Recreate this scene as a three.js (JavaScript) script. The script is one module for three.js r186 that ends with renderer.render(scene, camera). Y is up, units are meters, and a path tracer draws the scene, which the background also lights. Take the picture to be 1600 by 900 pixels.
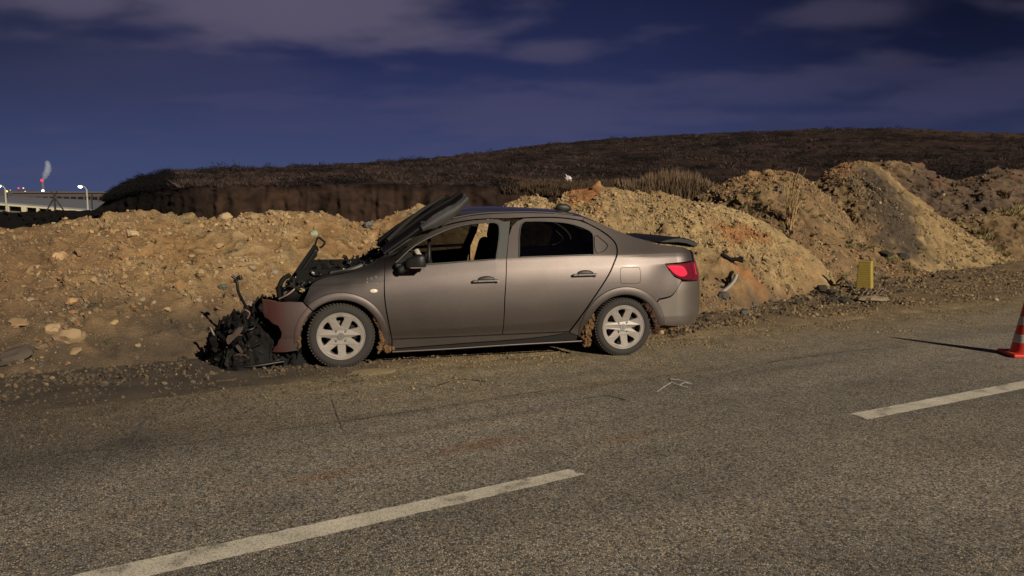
import * as THREE from 'three';
import { ImprovedNoise } from 'three/addons/math/ImprovedNoise.js';
import { RoundedBoxGeometry } from 'three/addons/geometries/RoundedBoxGeometry.js';
import { mergeGeometries, mergeVertices, toCreasedNormals } from 'three/addons/utils/BufferGeometryUtils.js';

// ------------------------------------------------------------------ camera, sky, sun, exposure
const EYE = 1.436, PITCH = Math.atan(128 / 1200), FOCAL = 1200;           // focal length in pixels of a 1600 x 900 picture
const scene = new THREE.Scene();
const camera = new THREE.PerspectiveCamera(2 * Math.atan(450 / FOCAL) * 180 / Math.PI, 16 / 9, 0.05, 4000);
camera.position.set(0, EYE, 0); camera.rotation.set(-PITCH, 0, 0);
const renderer = new THREE.WebGLRenderer({ antialias: true });
renderer.toneMapping = THREE.LinearToneMapping; renderer.toneMappingExposure = 0.96;
renderer.shadowMap.enabled = true;

const sun = new THREE.DirectionalLight(new THREE.Color().setRGB(1, 0.87, 0.68), 5);
const SUN = new THREE.Vector3(0.556, 0.384, 0.737);                       // towards the light, from the shadow of the cone
sun.position.set(0, 0, -10).addScaledVector(SUN, 60); sun.target.position.set(0, 0, -10);
sun.castShadow = true; sun.shadow.mapSize.set(4096, 4096); sun.shadow.radius = 1.2;
Object.assign(sun.shadow.camera, { left: -40, right: 40, top: 40, bottom: -40, near: 1, far: 200 });
scene.add(sun, sun.target);

// ------------------------------------------------------------------ helpers
const perlin = new ImprovedNoise();
const noise = (x, y, z = 0) => perlin.noise(x + 31.7, y + 17.3, z + 5.1);
const fbm = (x, y, z, n) => { let s = 0, a = 1, f = 1, t = 0; for (let i = 0; i < n; i++) { s += a * noise(x * f, y * f, z * f + i * 7.3); t += a; a *= 0.5; f *= 2.03; } return s / t; };
function rng(seed) { let a = seed >>> 0; return () => { a = (a + 0x6d2b79f5) | 0; let t = Math.imul(a ^ (a >>> 15), 1 | a); t = (t + Math.imul(t ^ (t >>> 7), 61 | t)) ^ t; return ((t ^ (t >>> 14)) >>> 0) / 4294967296; }; }
const { clamp, lerp, smoothstep } = THREE.MathUtils;
const ss = (a, b, x) => { const t = clamp((x - a) / (b - a), 0, 1); return t * t * (3 - 2 * t); };
const V = (x, y, z) => new THREE.Vector3(x, y, z);
const lin = (c) => (c <= 0.04045 ? c / 12.92 : Math.pow((c + 0.055) / 1.055, 2.4));
const srgb = (r, g, b) => [lin(r / 255), lin(g / 255), lin(b / 255)];
const mixc = (a, b, t) => [lerp(a[0], b[0], t), lerp(a[1], b[1], t), lerp(a[2], b[2], t)];
function table(pts) { return (x) => { if (x <= pts[0][0]) return pts[0][1]; for (let i = 1; i < pts.length; i++) if (x <= pts[i][0]) { const a = pts[i - 1], b = pts[i]; return lerp(a[1], b[1], (x - a[0]) / (b[0] - a[0])); } return pts[pts.length - 1][1]; }; }
// directions of picture points, used only to measure where things stand
const CP = Math.cos(PITCH), SP = Math.sin(PITCH);
function ray(u, v) { const x = (u - 800) / FOCAL, y = (450 - v) / FOCAL; return V(x, y * CP - SP, -y * SP - CP); }
const ground = (u, v, y = 0) => { const r = ray(u, v), t = (y - EYE) / r.y; return V(r.x * t, y, r.z * t); };
const at = (u, v, depth) => { const r = ray(u, v), t = -depth / r.z; return V(r.x * t, EYE + r.y * t, r.z * t); };

const names = {};
function numbered(n) { const k = names[n] = (names[n] ?? -1) + 1; return k ? `${n}_${String(k).padStart(3, '0')}` : n; }
function shade(o) { o.castShadow = o.receiveShadow = true; return o; }
function tag(o, label, category, group, kind) { o.userData.label = label; o.userData.category = category; if (group) o.userData.group = group; if (kind) o.userData.kind = kind; return o; }
function mesh(name, geo, mat, parent = scene) { const o = shade(new THREE.Mesh(geo, mat)); o.name = parent === scene ? numbered(name) : name; parent.add(o); return o; }
function thing(name, label, category, pos, turn = 0, group) { const g = new THREE.Group(); g.name = numbered(name); g.position.copy(pos); g.rotation.y = turn; scene.add(g); return tag(g, label, category, group); }
function part(name, parent) { const g = new THREE.Group(); g.name = name; parent.add(g); return g; }
const rgb = (c) => new THREE.Color().setRGB(c[0], c[1], c[2]);
function mat(c, rough = 0.9, metal = 0, extra = {}) { return new THREE.MeshStandardMaterial({ color: rgb(c), roughness: rough, metalness: metal, ...extra }); }
function geoFrom(pos, idx, { uv, col, nor } = {}) {
  const g = new THREE.BufferGeometry(); g.setAttribute('position', new THREE.Float32BufferAttribute(pos, 3));
  if (uv) g.setAttribute('uv', new THREE.Float32BufferAttribute(uv, 2));
  if (col) g.setAttribute('color', new THREE.Float32BufferAttribute(col, 3));
  if (idx) g.setIndex(idx);
  if (nor) g.setAttribute('normal', new THREE.Float32BufferAttribute(nor, 3)); else g.computeVertexNormals();
  return g;
}
function tube(pts, r, seg = 12, rad = 8) { return new THREE.TubeGeometry(new THREE.CatmullRomCurve3(pts), seg, r, rad, false); }
function placed(g, x, y, z, rx = 0, ry = 0, rz = 0) { return g.clone().applyMatrix4(new THREE.Matrix4().compose(V(x, y, z), new THREE.Quaternion().setFromEuler(new THREE.Euler(rx, ry, rz)), V(1, 1, 1))); }

// ------------------------------------------------------------------ the night sky: air and clouds
{
  const W = 2560, H = 1280, data = new Float32Array(W * H * 4);
  const stops = [[0, srgb(64, 76, 111)], [3, srgb(61, 70, 107)], [6, srgb(52, 60, 98)], [10, srgb(38, 45, 82)], [15, srgb(28, 34, 66)], [40, srgb(23, 27, 55)], [90, srgb(21, 24, 47)]];
  const cloud = srgb(98, 91, 112), haze = srgb(80, 76, 106);
  const spot = (u, v, ru, rv, k, tilt = 0) => { const r = ray(u, v).normalize(); return { az: Math.atan2(r.x, -r.z) * 180 / Math.PI, el: Math.asin(r.y) * 180 / Math.PI, ra: ru * 0.044, re: rv * 0.046, k, tilt }; };
  const spots = [spot(450, 8, 330, 72, 0.9), spot(90, -20, 160, 40, 0.75), spot(600, 25, 130, 50, 0.6), spot(860, 78, 75, 20, 0.45), spot(700, 70, 45, 16, 0.4), spot(860, 180, 300, 50, 0.8), spot(1190, 140, 200, 28, 0.62),
    spot(1530, 145, 180, 36, 0.75, 0.12), spot(1330, 18, 110, 22, 0.42), spot(500, 190, 260, 40, 0.3), spot(1360, 190, 160, 16, 0.25), spot(300, 120, 260, 60, 0.22)];
  const R = rng(77);
  for (let i = 0; i < 70; i++) { const el = 4 + 60 * R() * R(), az = -180 + 360 * R(); if (Math.abs(az) < 42 && el < 24) continue; spots.push({ az, el, ra: 6 + 12 * R(), re: 1.2 + 2.5 * R() + el * 0.06, k: 0.25 + 0.6 * R(), tilt: 0 }); }
  for (let j = 0; j < H; j++) {
    const el = ((j + 0.5) / H - 0.5) * 180;
    for (let i = 0; i < W; i++) {
      const th = ((i + 0.5) / W - 0.5) * 2 * Math.PI, o = (j * W + i) * 4;
      let c;
      if (el <= 0) c = srgb(40, 36, 38);
      else {
        const az = Math.atan2(Math.cos(th), -Math.sin(th)) * 180 / Math.PI;
        let k = 1; while (k < stops.length - 1 && stops[k][0] < el) k++;
        c = mixc(stops[k - 1][1], stops[k][1], clamp((el - stops[k - 1][0]) / (stops[k][0] - stops[k - 1][0]), 0, 1));
        const turn = Math.cos((az + 14) * Math.PI / 180), f = lerp(lerp(0.66, 0.36, ss(3, 12, el)), 1.05, ss(0.70, 0.99, turn)); c = [c[0] * f, c[1] * f, c[2] * f];
        const grey = ss(0, 1, -(az + 12) / 22) * ss(3, 9, el) * (az > -80 ? 1 : 0); c = mixc(c, mixc(srgb(56, 62, 90), srgb(40, 43, 68), ss(4, 12, el)), 0.7 * grey);
        const x = Math.cos(th), z = Math.sin(th), y = Math.tan(el * Math.PI / 180) + 0.11;
        const nx = x / y, nz = z / y;
        const n1 = fbm(nx * 0.9, nz * 1.4, 2, 5), n2 = fbm(nx * 2.6 + 0.5 * n1, nz * 3.8, 9, 6);
        let a = 0.5 * ss(-0.02, 0.42, n1 + 0.35 * n2);
        for (const s of spots) {
          let da = az - s.az; if (da > 180) da -= 360; if (da < -180) da += 360;
          const e = el - s.el - da * s.tilt, d = (da / s.ra) ** 2 + (e / s.re) ** 2; if (d > 4) continue;
          const m = Math.exp(-d * 0.9) + 0.75 * n2 + 0.3 * n1;
          a = Math.max(a, s.k * ss(0.08, 0.88, m) * Math.exp(-0.25 * d));
        }
        const hi = ss(7, 12, el);
        c = mixc(c, mixc(haze, cloud, hi), clamp(a * (0.55 + 0.3 * hi) * (0.55 + 0.45 * f), 0, 0.85));
      }
      data[o] = c[0]; data[o + 1] = c[1]; data[o + 2] = c[2]; data[o + 3] = 1;
    }
  }
  const t = new THREE.DataTexture(data, W, H, THREE.RGBAFormat, THREE.FloatType);
  t.mapping = THREE.EquirectangularReflectionMapping; t.magFilter = t.minFilter = THREE.LinearFilter; t.needsUpdate = true;
  scene.background = t; scene.environment = t;
}

// ------------------------------------------------------------------ textures
function tex(w, h, fn, colour = true, repeat = 1) {
  const d = new Uint8Array(w * h * 4);
  for (let y = 0; y < h; y++) for (let x = 0; x < w; x++) { const c = fn(x, y), o = (y * w + x) * 4; for (let k = 0; k < 3; k++) d[o + k] = clamp(Math.round(255 * (Array.isArray(c) ? c[k] : c)), 0, 255); d[o + 3] = 255; }
  const t = new THREE.DataTexture(d, w, h); t.wrapS = t.wrapT = THREE.RepeatWrapping; t.magFilter = THREE.LinearFilter; t.minFilter = THREE.LinearMipmapLinearFilter; t.generateMipmaps = true;
  if (colour) t.colorSpace = THREE.SRGBColorSpace; t.repeat.set(repeat, repeat); t.needsUpdate = true; return t;
}
const toS = (c) => (c <= 0.0031308 ? c * 12.92 : 1.055 * Math.pow(c, 1 / 2.4) - 0.055);
// aggregate: stones of about a centimetre set in a dark binder, tileable
function cells(N, G, seed) {
  const R = rng(seed), px = [], py = [], val = [], tint = [];
  for (let i = 0; i < G * G; i++) { px.push(R()); py.push(R()); val.push(R()); tint.push(R()); }
  const f1 = new Float32Array(N * N), f2 = new Float32Array(N * N), id = new Int32Array(N * N), s = G / N;
  for (let y = 0; y < N; y++) for (let x = 0; x < N; x++) {
    const gx = x * s, gy = y * s, cx = Math.floor(gx), cy = Math.floor(gy); let a = 9, b = 9, w = 0;
    for (let j = -1; j <= 1; j++) for (let i = -1; i <= 1; i++) {
      const k = ((cy + j + G) % G) * G + (cx + i + G) % G, dx = cx + i + px[k] - gx, dy = cy + j + py[k] - gy, d = dx * dx + dy * dy;
      if (d < a) { b = a; a = d; w = k; } else if (d < b) b = d;
    }
    f1[y * N + x] = Math.sqrt(a); f2[y * N + x] = Math.sqrt(b); id[y * N + x] = w;
  }
  return { f1, f2, id, val, tint, N };
}
const agg = cells(1600, 190, 5);
const TILE_ROAD = 2.0;
const roadMap = tex(agg.N, agg.N, (x, y) => {
  const o = y * agg.N + x, e = agg.f2[o] - agg.f1[o], k = agg.id[o], v = agg.val[k], t = agg.tint[k];
  const stone = ss(0.05, 0.32, e), l = lerp(0.13, v < 0.18 ? 0.16 : (0.40 + 0.55 * v * v * v * v + 0.22 * v), stone);
  const warm = t < 0.2 ? [1.1, 0.98, 0.78] : t < 0.45 ? [0.92, 0.97, 1.02] : [1, 0.975, 0.94];
  return warm.map((w) => toS(clamp(l * w * 0.8, 0, 1)));
});
const roadBump = tex(agg.N, agg.N, (x, y) => { const o = y * agg.N + x, e = agg.f2[o] - agg.f1[o]; return ss(0.02, 0.4, e) * (0.55 + 0.45 * agg.val[agg.id[o]]); }, false);
const grit = cells(1024, 96, 11), fine = cells(1024, 260, 12);
const wrapNoise = (x, y, N, f, z, n) => { // tileable by blending
  const u = x / N, v = y / N, a = fbm(u * f, v * f, z, n), b = fbm((u - 1) * f, v * f, z, n), c = fbm(u * f, (v - 1) * f, z, n), d = fbm((u - 1) * f, (v - 1) * f, z, n), s = ss(0.7, 1, u), t = ss(0.7, 1, v);
  return lerp(lerp(a, b, s), lerp(c, d, s), t);
};
const soilHeight = new Float32Array(1024 * 1024);
const soilMap = tex(1024, 1024, (x, y) => {
  const o = y * 1024 + x, e = grit.f2[o] - grit.f1[o], g = grit.val[grit.id[o]], e2 = fine.f2[o] - fine.f1[o], g2 = fine.val[fine.id[o]], n = wrapNoise(x, y, 1024, 7, 3, 4);
  const big = g > 0.55 ? ss(0.02, 0.45, e) : 0, sm = ss(0.0, 0.4, e2);
  soilHeight[o] = clamp(0.35 + 0.5 * n + 0.28 * big * g + 0.22 * sm * g2, 0, 1);
  const l = clamp(0.55 + 0.35 * n + (g2 - 0.5) * 0.35 * sm + big * (g - 0.6) * 0.5 - 0.16 * (1 - sm), 0.06, 1);
  const t = grit.tint[grit.id[o]], w = big > 0.3 ? (t < 0.3 ? [0.9, 0.95, 0.95] : t < 0.6 ? [1.1, 1, 0.85] : [1, 0.95, 0.9]) : [1, 0.97, 0.92];
  return w.map((k) => toS(clamp(l * k, 0, 1)));
});
const soilBump = tex(1024, 1024, (x, y) => soilHeight[y * 1024 + x], false);
const cloudMap = tex(512, 512, (x, y) => { const n = wrapNoise(x, y, 512, 6, 1, 5), m = wrapNoise(x, y, 512, 40, 4, 2); return toS(clamp(0.8 + 0.35 * n + 0.12 * m, 0, 1)); });
const dustMap = tex(512, 512, (x, y) => { const n = wrapNoise(x, y, 512, 4, 61, 5), m = wrapNoise(x, y, 512, 70, 64, 2); return toS(clamp(0.88 + 0.2 * n + 0.07 * m, 0, 1)); });
const paintWear = tex(1024, 1024, (x, y) => {
  const o = y * 1024 + x, n = wrapNoise(x, y, 1024, 9, 31, 4), g2 = fine.val[fine.id[o]], e2 = fine.f2[o] - fine.f1[o];
  const l = clamp(0.78 + 0.3 * n - (g2 > 0.72 ? 0.45 * ss(0.05, 0.4, e2) : 0) - 0.14 * (1 - ss(0, 0.35, e2)) - 0.2 * ss(-0.16, -0.36, n), 0.12, 1);
  return [toS(l), toS(l * 0.97), toS(l * 0.9)];
});

// ------------------------------------------------------------------ the road and the ground
const W1 = ground(534, 575), W2 = ground(974, 556);                       // where the near wheels stand
const CAR_TURN = Math.atan2(-(W2.z - W1.z), W2.x - W1.x);
const RD = (() => { const r = ray(2930, 330); return V(r.x, 0, r.z).normalize(); })(), RQ = V(-RD.z, 0, RD.x).negate();   // along the road, and across it away from the verge
if (RQ.z < 0) RQ.negate();
const across = (x, z) => { const q = x * RQ.x + z * RQ.z; return q; }, along = (x, z) => x * RD.x + z * RD.z;
const edgeAt = ground(700, 573), EDGE_Q = across(edgeAt.x, edgeAt.z);
const roadPoint = (a, q, y = 0) => V(RD.x * a + RQ.x * q, y, RD.z * a + RQ.z * q);
function lines(parts) { const out = []; for (const [a, b, step, grow] of parts) { if (grow) { let x = a, d = step, s = Math.sign(b - a); while ((b - x) * s > 0) { out.push(x); x += d * s; d *= grow; } out.push(b); } else for (let x = a; x < b - 1e-6; x += step) out.push(x); } return [...new Set(out)].sort((p, q) => p - q); }
function sheet(xs, ys, point, colour, uvOf) {
  const pos = [], col = [], uv = [], idx = [], nx = xs.length;
  for (const y of ys) for (const x of xs) { const p = point(x, y); pos.push(p.x, p.y, p.z); col.push(...colour(p, x, y)); uv.push(...uvOf(p, x, y)); }
  for (let j = 0; j < ys.length - 1; j++) for (let i = 0; i < nx - 1; i++) { const a = j * nx + i; idx.push(a, a + 1, a + nx, a + 1, a + nx + 1, a + nx); }
  const g = geoFrom(pos, idx, { uv, col }); if (g.attributes.normal.getY(0) < 0) { const k = g.index.array; for (let i = 0; i < k.length; i += 3) { const t = k[i]; k[i] = k[i + 1]; k[i + 1] = t; } g.computeVertexNormals(); } return g;
}
const C_ASPH = [0.66, 0.595, 0.50], C_DUST = [0.92, 0.73, 0.44], C_DIRT = [0.40, 0.28, 0.15], C_DARKDIRT = [0.18, 0.13, 0.08];
// rusty smears and tyre marks on the asphalt: where, how long, how wide, colour, strength
const smears = [[735, 700, 0.32, 0.06, [0.62, 0.32, 0.15], 0.75], [770, 690, 0.4, 0.05, [0.62, 0.32, 0.15], 0.6], [510, 742, 0.38, 0.05, [0.68, 0.34, 0.12], 0.85], [985, 682, 0.3, 0.05, [0.62, 0.32, 0.15], 0.7], [290, 745, 0.2, 0.05, [0.55, 0.28, 0.14], 0.6], [220, 800, 0.3, 0.06, [0.3, 0.18, 0.1], 0.45],
  [655, 672, 0.4, 0.05, [0.1, 0.1, 0.1], 0.5], [745, 655, 0.4, 0.05, [0.1, 0.1, 0.1], 0.5], [845, 642, 0.5, 0.06, [0.11, 0.11, 0.11], 0.4], [210, 690, 0.15, 0.25, [0.08, 0.075, 0.08], 0.65], [70, 712, 0.8, 0.05, [0.1, 0.1, 0.1], 0.4], [1240, 574, 0.8, 0.06, [0.16, 0.09, 0.05], 0.5], [1085, 600, 0.5, 0.12, [0.34, 0.33, 0.3], 0.55],
  [420, 790, 0.25, 0.12, [0.1, 0.1, 0.09], 0.4], [720, 790, 0.4, 0.15, [0.1, 0.1, 0.09], 0.3], [400, 712, 0.3, 0.06, [0.1, 0.1, 0.09], 0.4], [1500, 700, 0.5, 0.2, [0.34, 0.24, 0.13], 0.4], [300, 665, 0.5, 0.05, [0.34, 0.24, 0.13], 0.5]].map(([u, v, l, w, c, k]) => { const p = ground(u, v); return { a: along(p.x, p.z), q: across(p.x, p.z), l, w, c, k }; });
{
  const xs = lines([[-4, -80, 0.3, 1.25], [-4, 12, 0.05], [12, 140, 0.12, 1.2]]), ys = lines([[EDGE_Q - 0.5, EDGE_Q + 0.9, 0.04], [EDGE_Q + 0.9, -1.6, 0.05], [-1.6, 9, 0.1, 1.3]]);
  const g = sheet(xs, ys, (a, q) => roadPoint(a, q, 0.0), (p, a, q) => {
    const d = q - EDGE_Q, n = fbm(p.x * 0.5, p.z * 0.5, 3, 4), m = fbm(a * 0.35, q * 2.2, 13, 4), f = fbm(p.x * 5, p.z * 5, 6, 3);
    const seam = Math.exp(-(((q + 4.95 + 0.04 * noise(a * 1.3, 7)) / 0.05) ** 2)) * clamp(0.45 + 1.2 * noise(a * 0.9, 3), 0, 1), track = 0.07 * Math.cos((q + 4.1) * 3.6);
    let c = C_ASPH.map((k) => k * (1 + 0.34 * n + 0.34 * m + 0.25 * f + track) * (1 - 0.45 * seam));
    const inner = ss(1.55, 0.9, d + 0.35 * n);                                     // the strip beyond the seam is older and dustier
    c = mixc(c, C_DUST.map((k) => k * (0.85 + 0.5 * f)), 0.42 * inner * (0.6 + 0.9 * clamp(0.5 + m, 0, 1)) * ss(-1.4, 1.0, a));
    c = mixc(c, C_DUST.map((k) => k * (0.75 + 0.6 * f)), clamp(ss(0.75, 0.0, d + 0.5 * m + 0.25 * f), 0, 1) * 0.9 * ss(-2.5, 0.6, a));
    c = mixc(c, C_DUST, 0.25 * ss(0.05, 0.6, m));
    if (a < 2.2) c = mixc(c, [0.26, 0.21, 0.165], 0.72 * ss(2.2, -1.0, a) * ss(2.1, 0.9, d + 0.5 * n)); c = c.map((k) => k * lerp(1, 0.86, ss(2.5, -1.5, a)));  // lamp fall-off towards the left, painted darker
    for (const s of smears) { const x = (a - s.a) / s.l, y = (q - s.q - 0.04 * noise(a * 4, 1)) / s.w, r = x * x + y * y; if (r < 6) c = mixc(c, s.c.map((k) => k * (1 + 0.4 * f)), s.k * Math.exp(-r) * clamp(0.75 + 1.5 * f, 0, 1)); }
    return c;
  }, (p, a, q) => [a / TILE_ROAD, q / TILE_ROAD]);
  tag(mesh('road', g, new THREE.MeshStandardMaterial({ map: roadMap, bumpMap: roadBump, bumpScale: 0.005, vertexColors: true, roughness: 0.86 })), 'grey weathered asphalt road with coarse aggregate crossing in front of the car', 'road', null, 'structure');
}
const soilMat = new THREE.MeshStandardMaterial({ map: soilMap, bumpMap: soilBump, bumpScale: 0.022, vertexColors: true, roughness: 0.97 });
function groundHeight(x, z) {
  const d = across(x, z) - EDGE_Q, n = fbm(x * 1.3, z * 1.3, 1, 4), f = fbm(x * 7, z * 7, 5, 3);
  const lip = ss(0.28, -0.12, d + 0.2 * n + 0.06 * f);
  const far = ss(-0.3, -2.0, d), away = ss(26, 60, -z);
  return lerp(-0.08, 0.004 + 0.014 * f + far * (0.035 * n + 0.03 * f), lip) + away * 0.25 * fbm(x * 0.05, z * 0.05, 8, 3) + 0.02 * far * ss(0.05, 0.4, fbm(x * 3, z * 3, 19, 2));
}
{
  const xs = lines([[-7, -900, 0.2, 1.16], [-7, 12, 0.07], [12, 900, 0.12, 1.14]]), zs = lines([[-22, -1500, 0.15, 1.14], [-22, -4.5, 0.07], [-4.5, 120, 0.3, 1.3]]);
  const g = sheet(xs, zs, (x, z) => V(x, groundHeight(x, z), z), (p) => {
    const d = across(p.x, p.z) - EDGE_Q, n = fbm(p.x * 0.6, p.z * 0.6, 4, 4), f = fbm(p.x * 4, p.z * 4, 7, 4), far = ss(20, 34, -p.z);
    let c = mixc(C_DIRT, C_DARKDIRT, clamp(0.42 + 0.8 * n + 0.7 * f, 0, 1));
    c = mixc(c, C_DUST, ss(-0.9, 0.1, d) * 0.6 * clamp(0.6 + 1.2 * f, 0, 1));
    if (p.x < 0) c = mixc(c, [0.098, 0.074, 0.053].map((k) => k * (1 + f)), 0.9 * ss(-0.4, -2.2, p.x) * ss(-12, -8, p.z));
    return mixc(c, [0.03, 0.026, 0.022], far);  // far field coloured dark in place of lamp fall-off
  }, (p) => [p.x / 2.1, p.z / 2.1]);
  tag(mesh('ground', g, soilMat), 'bare brown dirt verge and field beside the road', 'ground', null, 'structure');
}
// painted dashes of the centre line
const laneMat = new THREE.MeshStandardMaterial({ map: paintWear, color: rgb([0.92, 0.87, 0.76]), roughness: 0.75, bumpMap: roadBump, bumpScale: 0.002 });
function dash(corners, label) {
  const [n0, f0, f1, n1] = corners.map(([u, v]) => ground(u, v)), N = 90, M = 6, pos = [], uv = [], idx = [];   // near-left, far-left, far-right, near-right
  for (let i = 0; i <= N; i++) for (let j = 0; j <= M; j++) {
    const t = i / N, s = j / M, a = n0.clone().lerp(n1, t), b = f0.clone().lerp(f1, t), p = a.lerp(b, s), e = (j === 0 || j === M) ? 0.012 * fbm(p.x * 14, p.z * 14, j, 3) : 0;
    p.addScaledVector(RQ, e); if (i === 0 || i === N) p.addScaledVector(RD, 0.05 * noise(s * 5, i + 3)); pos.push(p.x, 0.004, p.z); uv.push(along(p.x, p.z) / 1.5, across(p.x, p.z) / 1.5);
  }
  for (let i = 0; i < N; i++) for (let j = 0; j < M; j++) { const a = i * (M + 1) + j; idx.push(a, a + M + 1, a + 1, a + 1, a + M + 1, a + M + 2); }
  tag(mesh('lane_marking', geoFrom(pos, idx, { uv, nor: pos.map((_, k) => (k % 3 === 1 ? 1 : 0)) }), laneMat), label, 'road marking', null, 'structure');
}
dash([[215, 906], [85, 906], [893, 733], [914, 742]], 'worn white dash of the centre line nearest the camera');
dash([[1356, 656], [1325, 648], [1640, 588], [1680, 592]], 'worn white dash of the centre line in front of the traffic cone');
// cracks and the seam between two strips of asphalt
const crackMat = mat([0.085, 0.077, 0.068], 0.95);
function ribbon(name, pix, width, y, m, label, seed, rough = 1) {
  const pts = new THREE.CatmullRomCurve3(pix.map(([u, v]) => ground(u, v, y))).getSpacedPoints(Math.ceil(pix.length * 26)), pos = [], idx = [], uv = [];
  pts.forEach((p, i) => {
    const t = pts[Math.min(i + 1, pts.length - 1)].clone().sub(pts[Math.max(i - 1, 0)]).normalize(), side = V(-t.z, 0, t.x), end = Math.min(1, i / 6, (pts.length - 1 - i) / 6);
    const w = width * (0.25 + 0.75 * end) * clamp(0.75 + rough * 1.5 * fbm(p.x * 6, p.z * 6, seed, 3), 0.12, 2), j = 0.03 * rough * fbm(p.x * 5, p.z * 5, seed + 5, 3);
    for (const s of [-1, 1]) { const q = p.clone().addScaledVector(side, s * w / 2 + j); pos.push(q.x, y, q.z); uv.push(q.x, q.z); }
    if (i) idx.push(2 * i - 2, 2 * i - 1, 2 * i, 2 * i - 1, 2 * i + 1, 2 * i);
  });
  return tag(mesh(name, geoFrom(pos, idx, { uv, nor: pos.map((_, k) => (k % 3 === 1 ? 1 : 0)) }), m), label, 'road crack', null, 'structure');
}
ribbon('road_crack', [[20, 722], [120, 706], [200, 700], [300, 692], [400, 676], [480, 666], [560, 655], [680, 637], [800, 618], [900, 604]], 0.016, 0.005, crackMat, 'long dark seam between two strips of asphalt in front of the car', 3);
ribbon('road_crack', [[1130, 586], [1215, 564], [1290, 554], [1345, 547], [1420, 541]], 0.022, 0.005, crackMat, 'dark crack in the asphalt left of the traffic cone shadow', 8);
ribbon('road_crack', [[226, 655], [219, 675], [205, 694]], 0.03, 0.0055, crackMat, 'short wide dark crack branching off the long seam at the road edge', 12);
ribbon('road_crack', [[518, 622], [526, 645], [536, 674]], 0.006, 0.006, crackMat, 'thin straight dark scratch crossing the seam below the front wheel', 15, 0.3);
ribbon('road_crack', [[668, 606], [690, 600], [720, 592], [760, 596]], 0.035, 0.0055, mat([0.07, 0.06, 0.05], 0.95), 'broken dark scrape on the dusty asphalt below the front door', 21);
ribbon('road_crack', [[900, 625], [950, 618], [985, 628]], 0.014, 0.0055, crackMat, 'faint dark scratch on the asphalt below the rear door', 25);
{
  const chalk = mat([0.5, 0.48, 0.44], 0.95);
  const bits = [[[1027, 612], [1038, 604], [1050, 597]], [[1050, 597], [1046, 590], [1048, 596]], [[1050, 597], [1062, 602], [1076, 605]], [[1048, 592], [1064, 594], [1082, 600]], [[1062, 602], [1070, 598], [1079, 599]]];
  const geos = bits.map((b, k) => { const pts = new THREE.CatmullRomCurve3(b.map(([u, v]) => ground(u, v, 0.0045 + k * 0.0006))).getSpacedPoints(14), pos = [], idx = []; pts.forEach((p, i) => { const w = 0.026 * (0.4 + 0.9 * Math.abs(noise(i * 0.7, k * 3))); pos.push(p.x, p.y, p.z - w, p.x, p.y, p.z + w); if (i) idx.push(2 * i - 2, 2 * i - 1, 2 * i, 2 * i - 1, 2 * i + 1, 2 * i); }); return geoFrom(pos, idx, { nor: pos.map((_, j) => (j % 3 === 1 ? 1 : 0)) }); });
  tag(mesh('chalk_mark', mergeGeometries(geos), chalk), 'white star shaped scrape mark on the asphalt behind the rear wheel', 'road marking', null, 'structure');
}

// ------------------------------------------------------------------ banks and heaps of soil
const banks = {};
function spline(st, key) { const pts = st.map((s) => [s.u, s[key]]); return (x) => { // monotone-ish cubic through the stations
  let i = 0; while (i < pts.length - 2 && pts[i + 1][0] < x) i++; const p0 = pts[Math.max(i - 1, 0)], p1 = pts[i], p2 = pts[i + 1], p3 = pts[Math.min(i + 2, pts.length - 1)], t = clamp((x - p1[0]) / (p2[0] - p1[0]), 0, 1);
  const m1 = p2[0] === p0[0] ? 0 : (p2[1] - p0[1]) / (p2[0] - p0[0]) * (p2[0] - p1[0]), m2 = p3[0] === p1[0] ? 0 : (p3[1] - p1[1]) / (p3[0] - p1[0]) * (p2[0] - p1[0]), t2 = t * t, t3 = t2 * t;
  return (2 * t3 - 3 * t2 + 1) * p1[1] + (t3 - 2 * t2 + t) * m1 + (-2 * t3 + 3 * t2) * p2[1] + (t3 - t2) * m2; }; }
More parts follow.
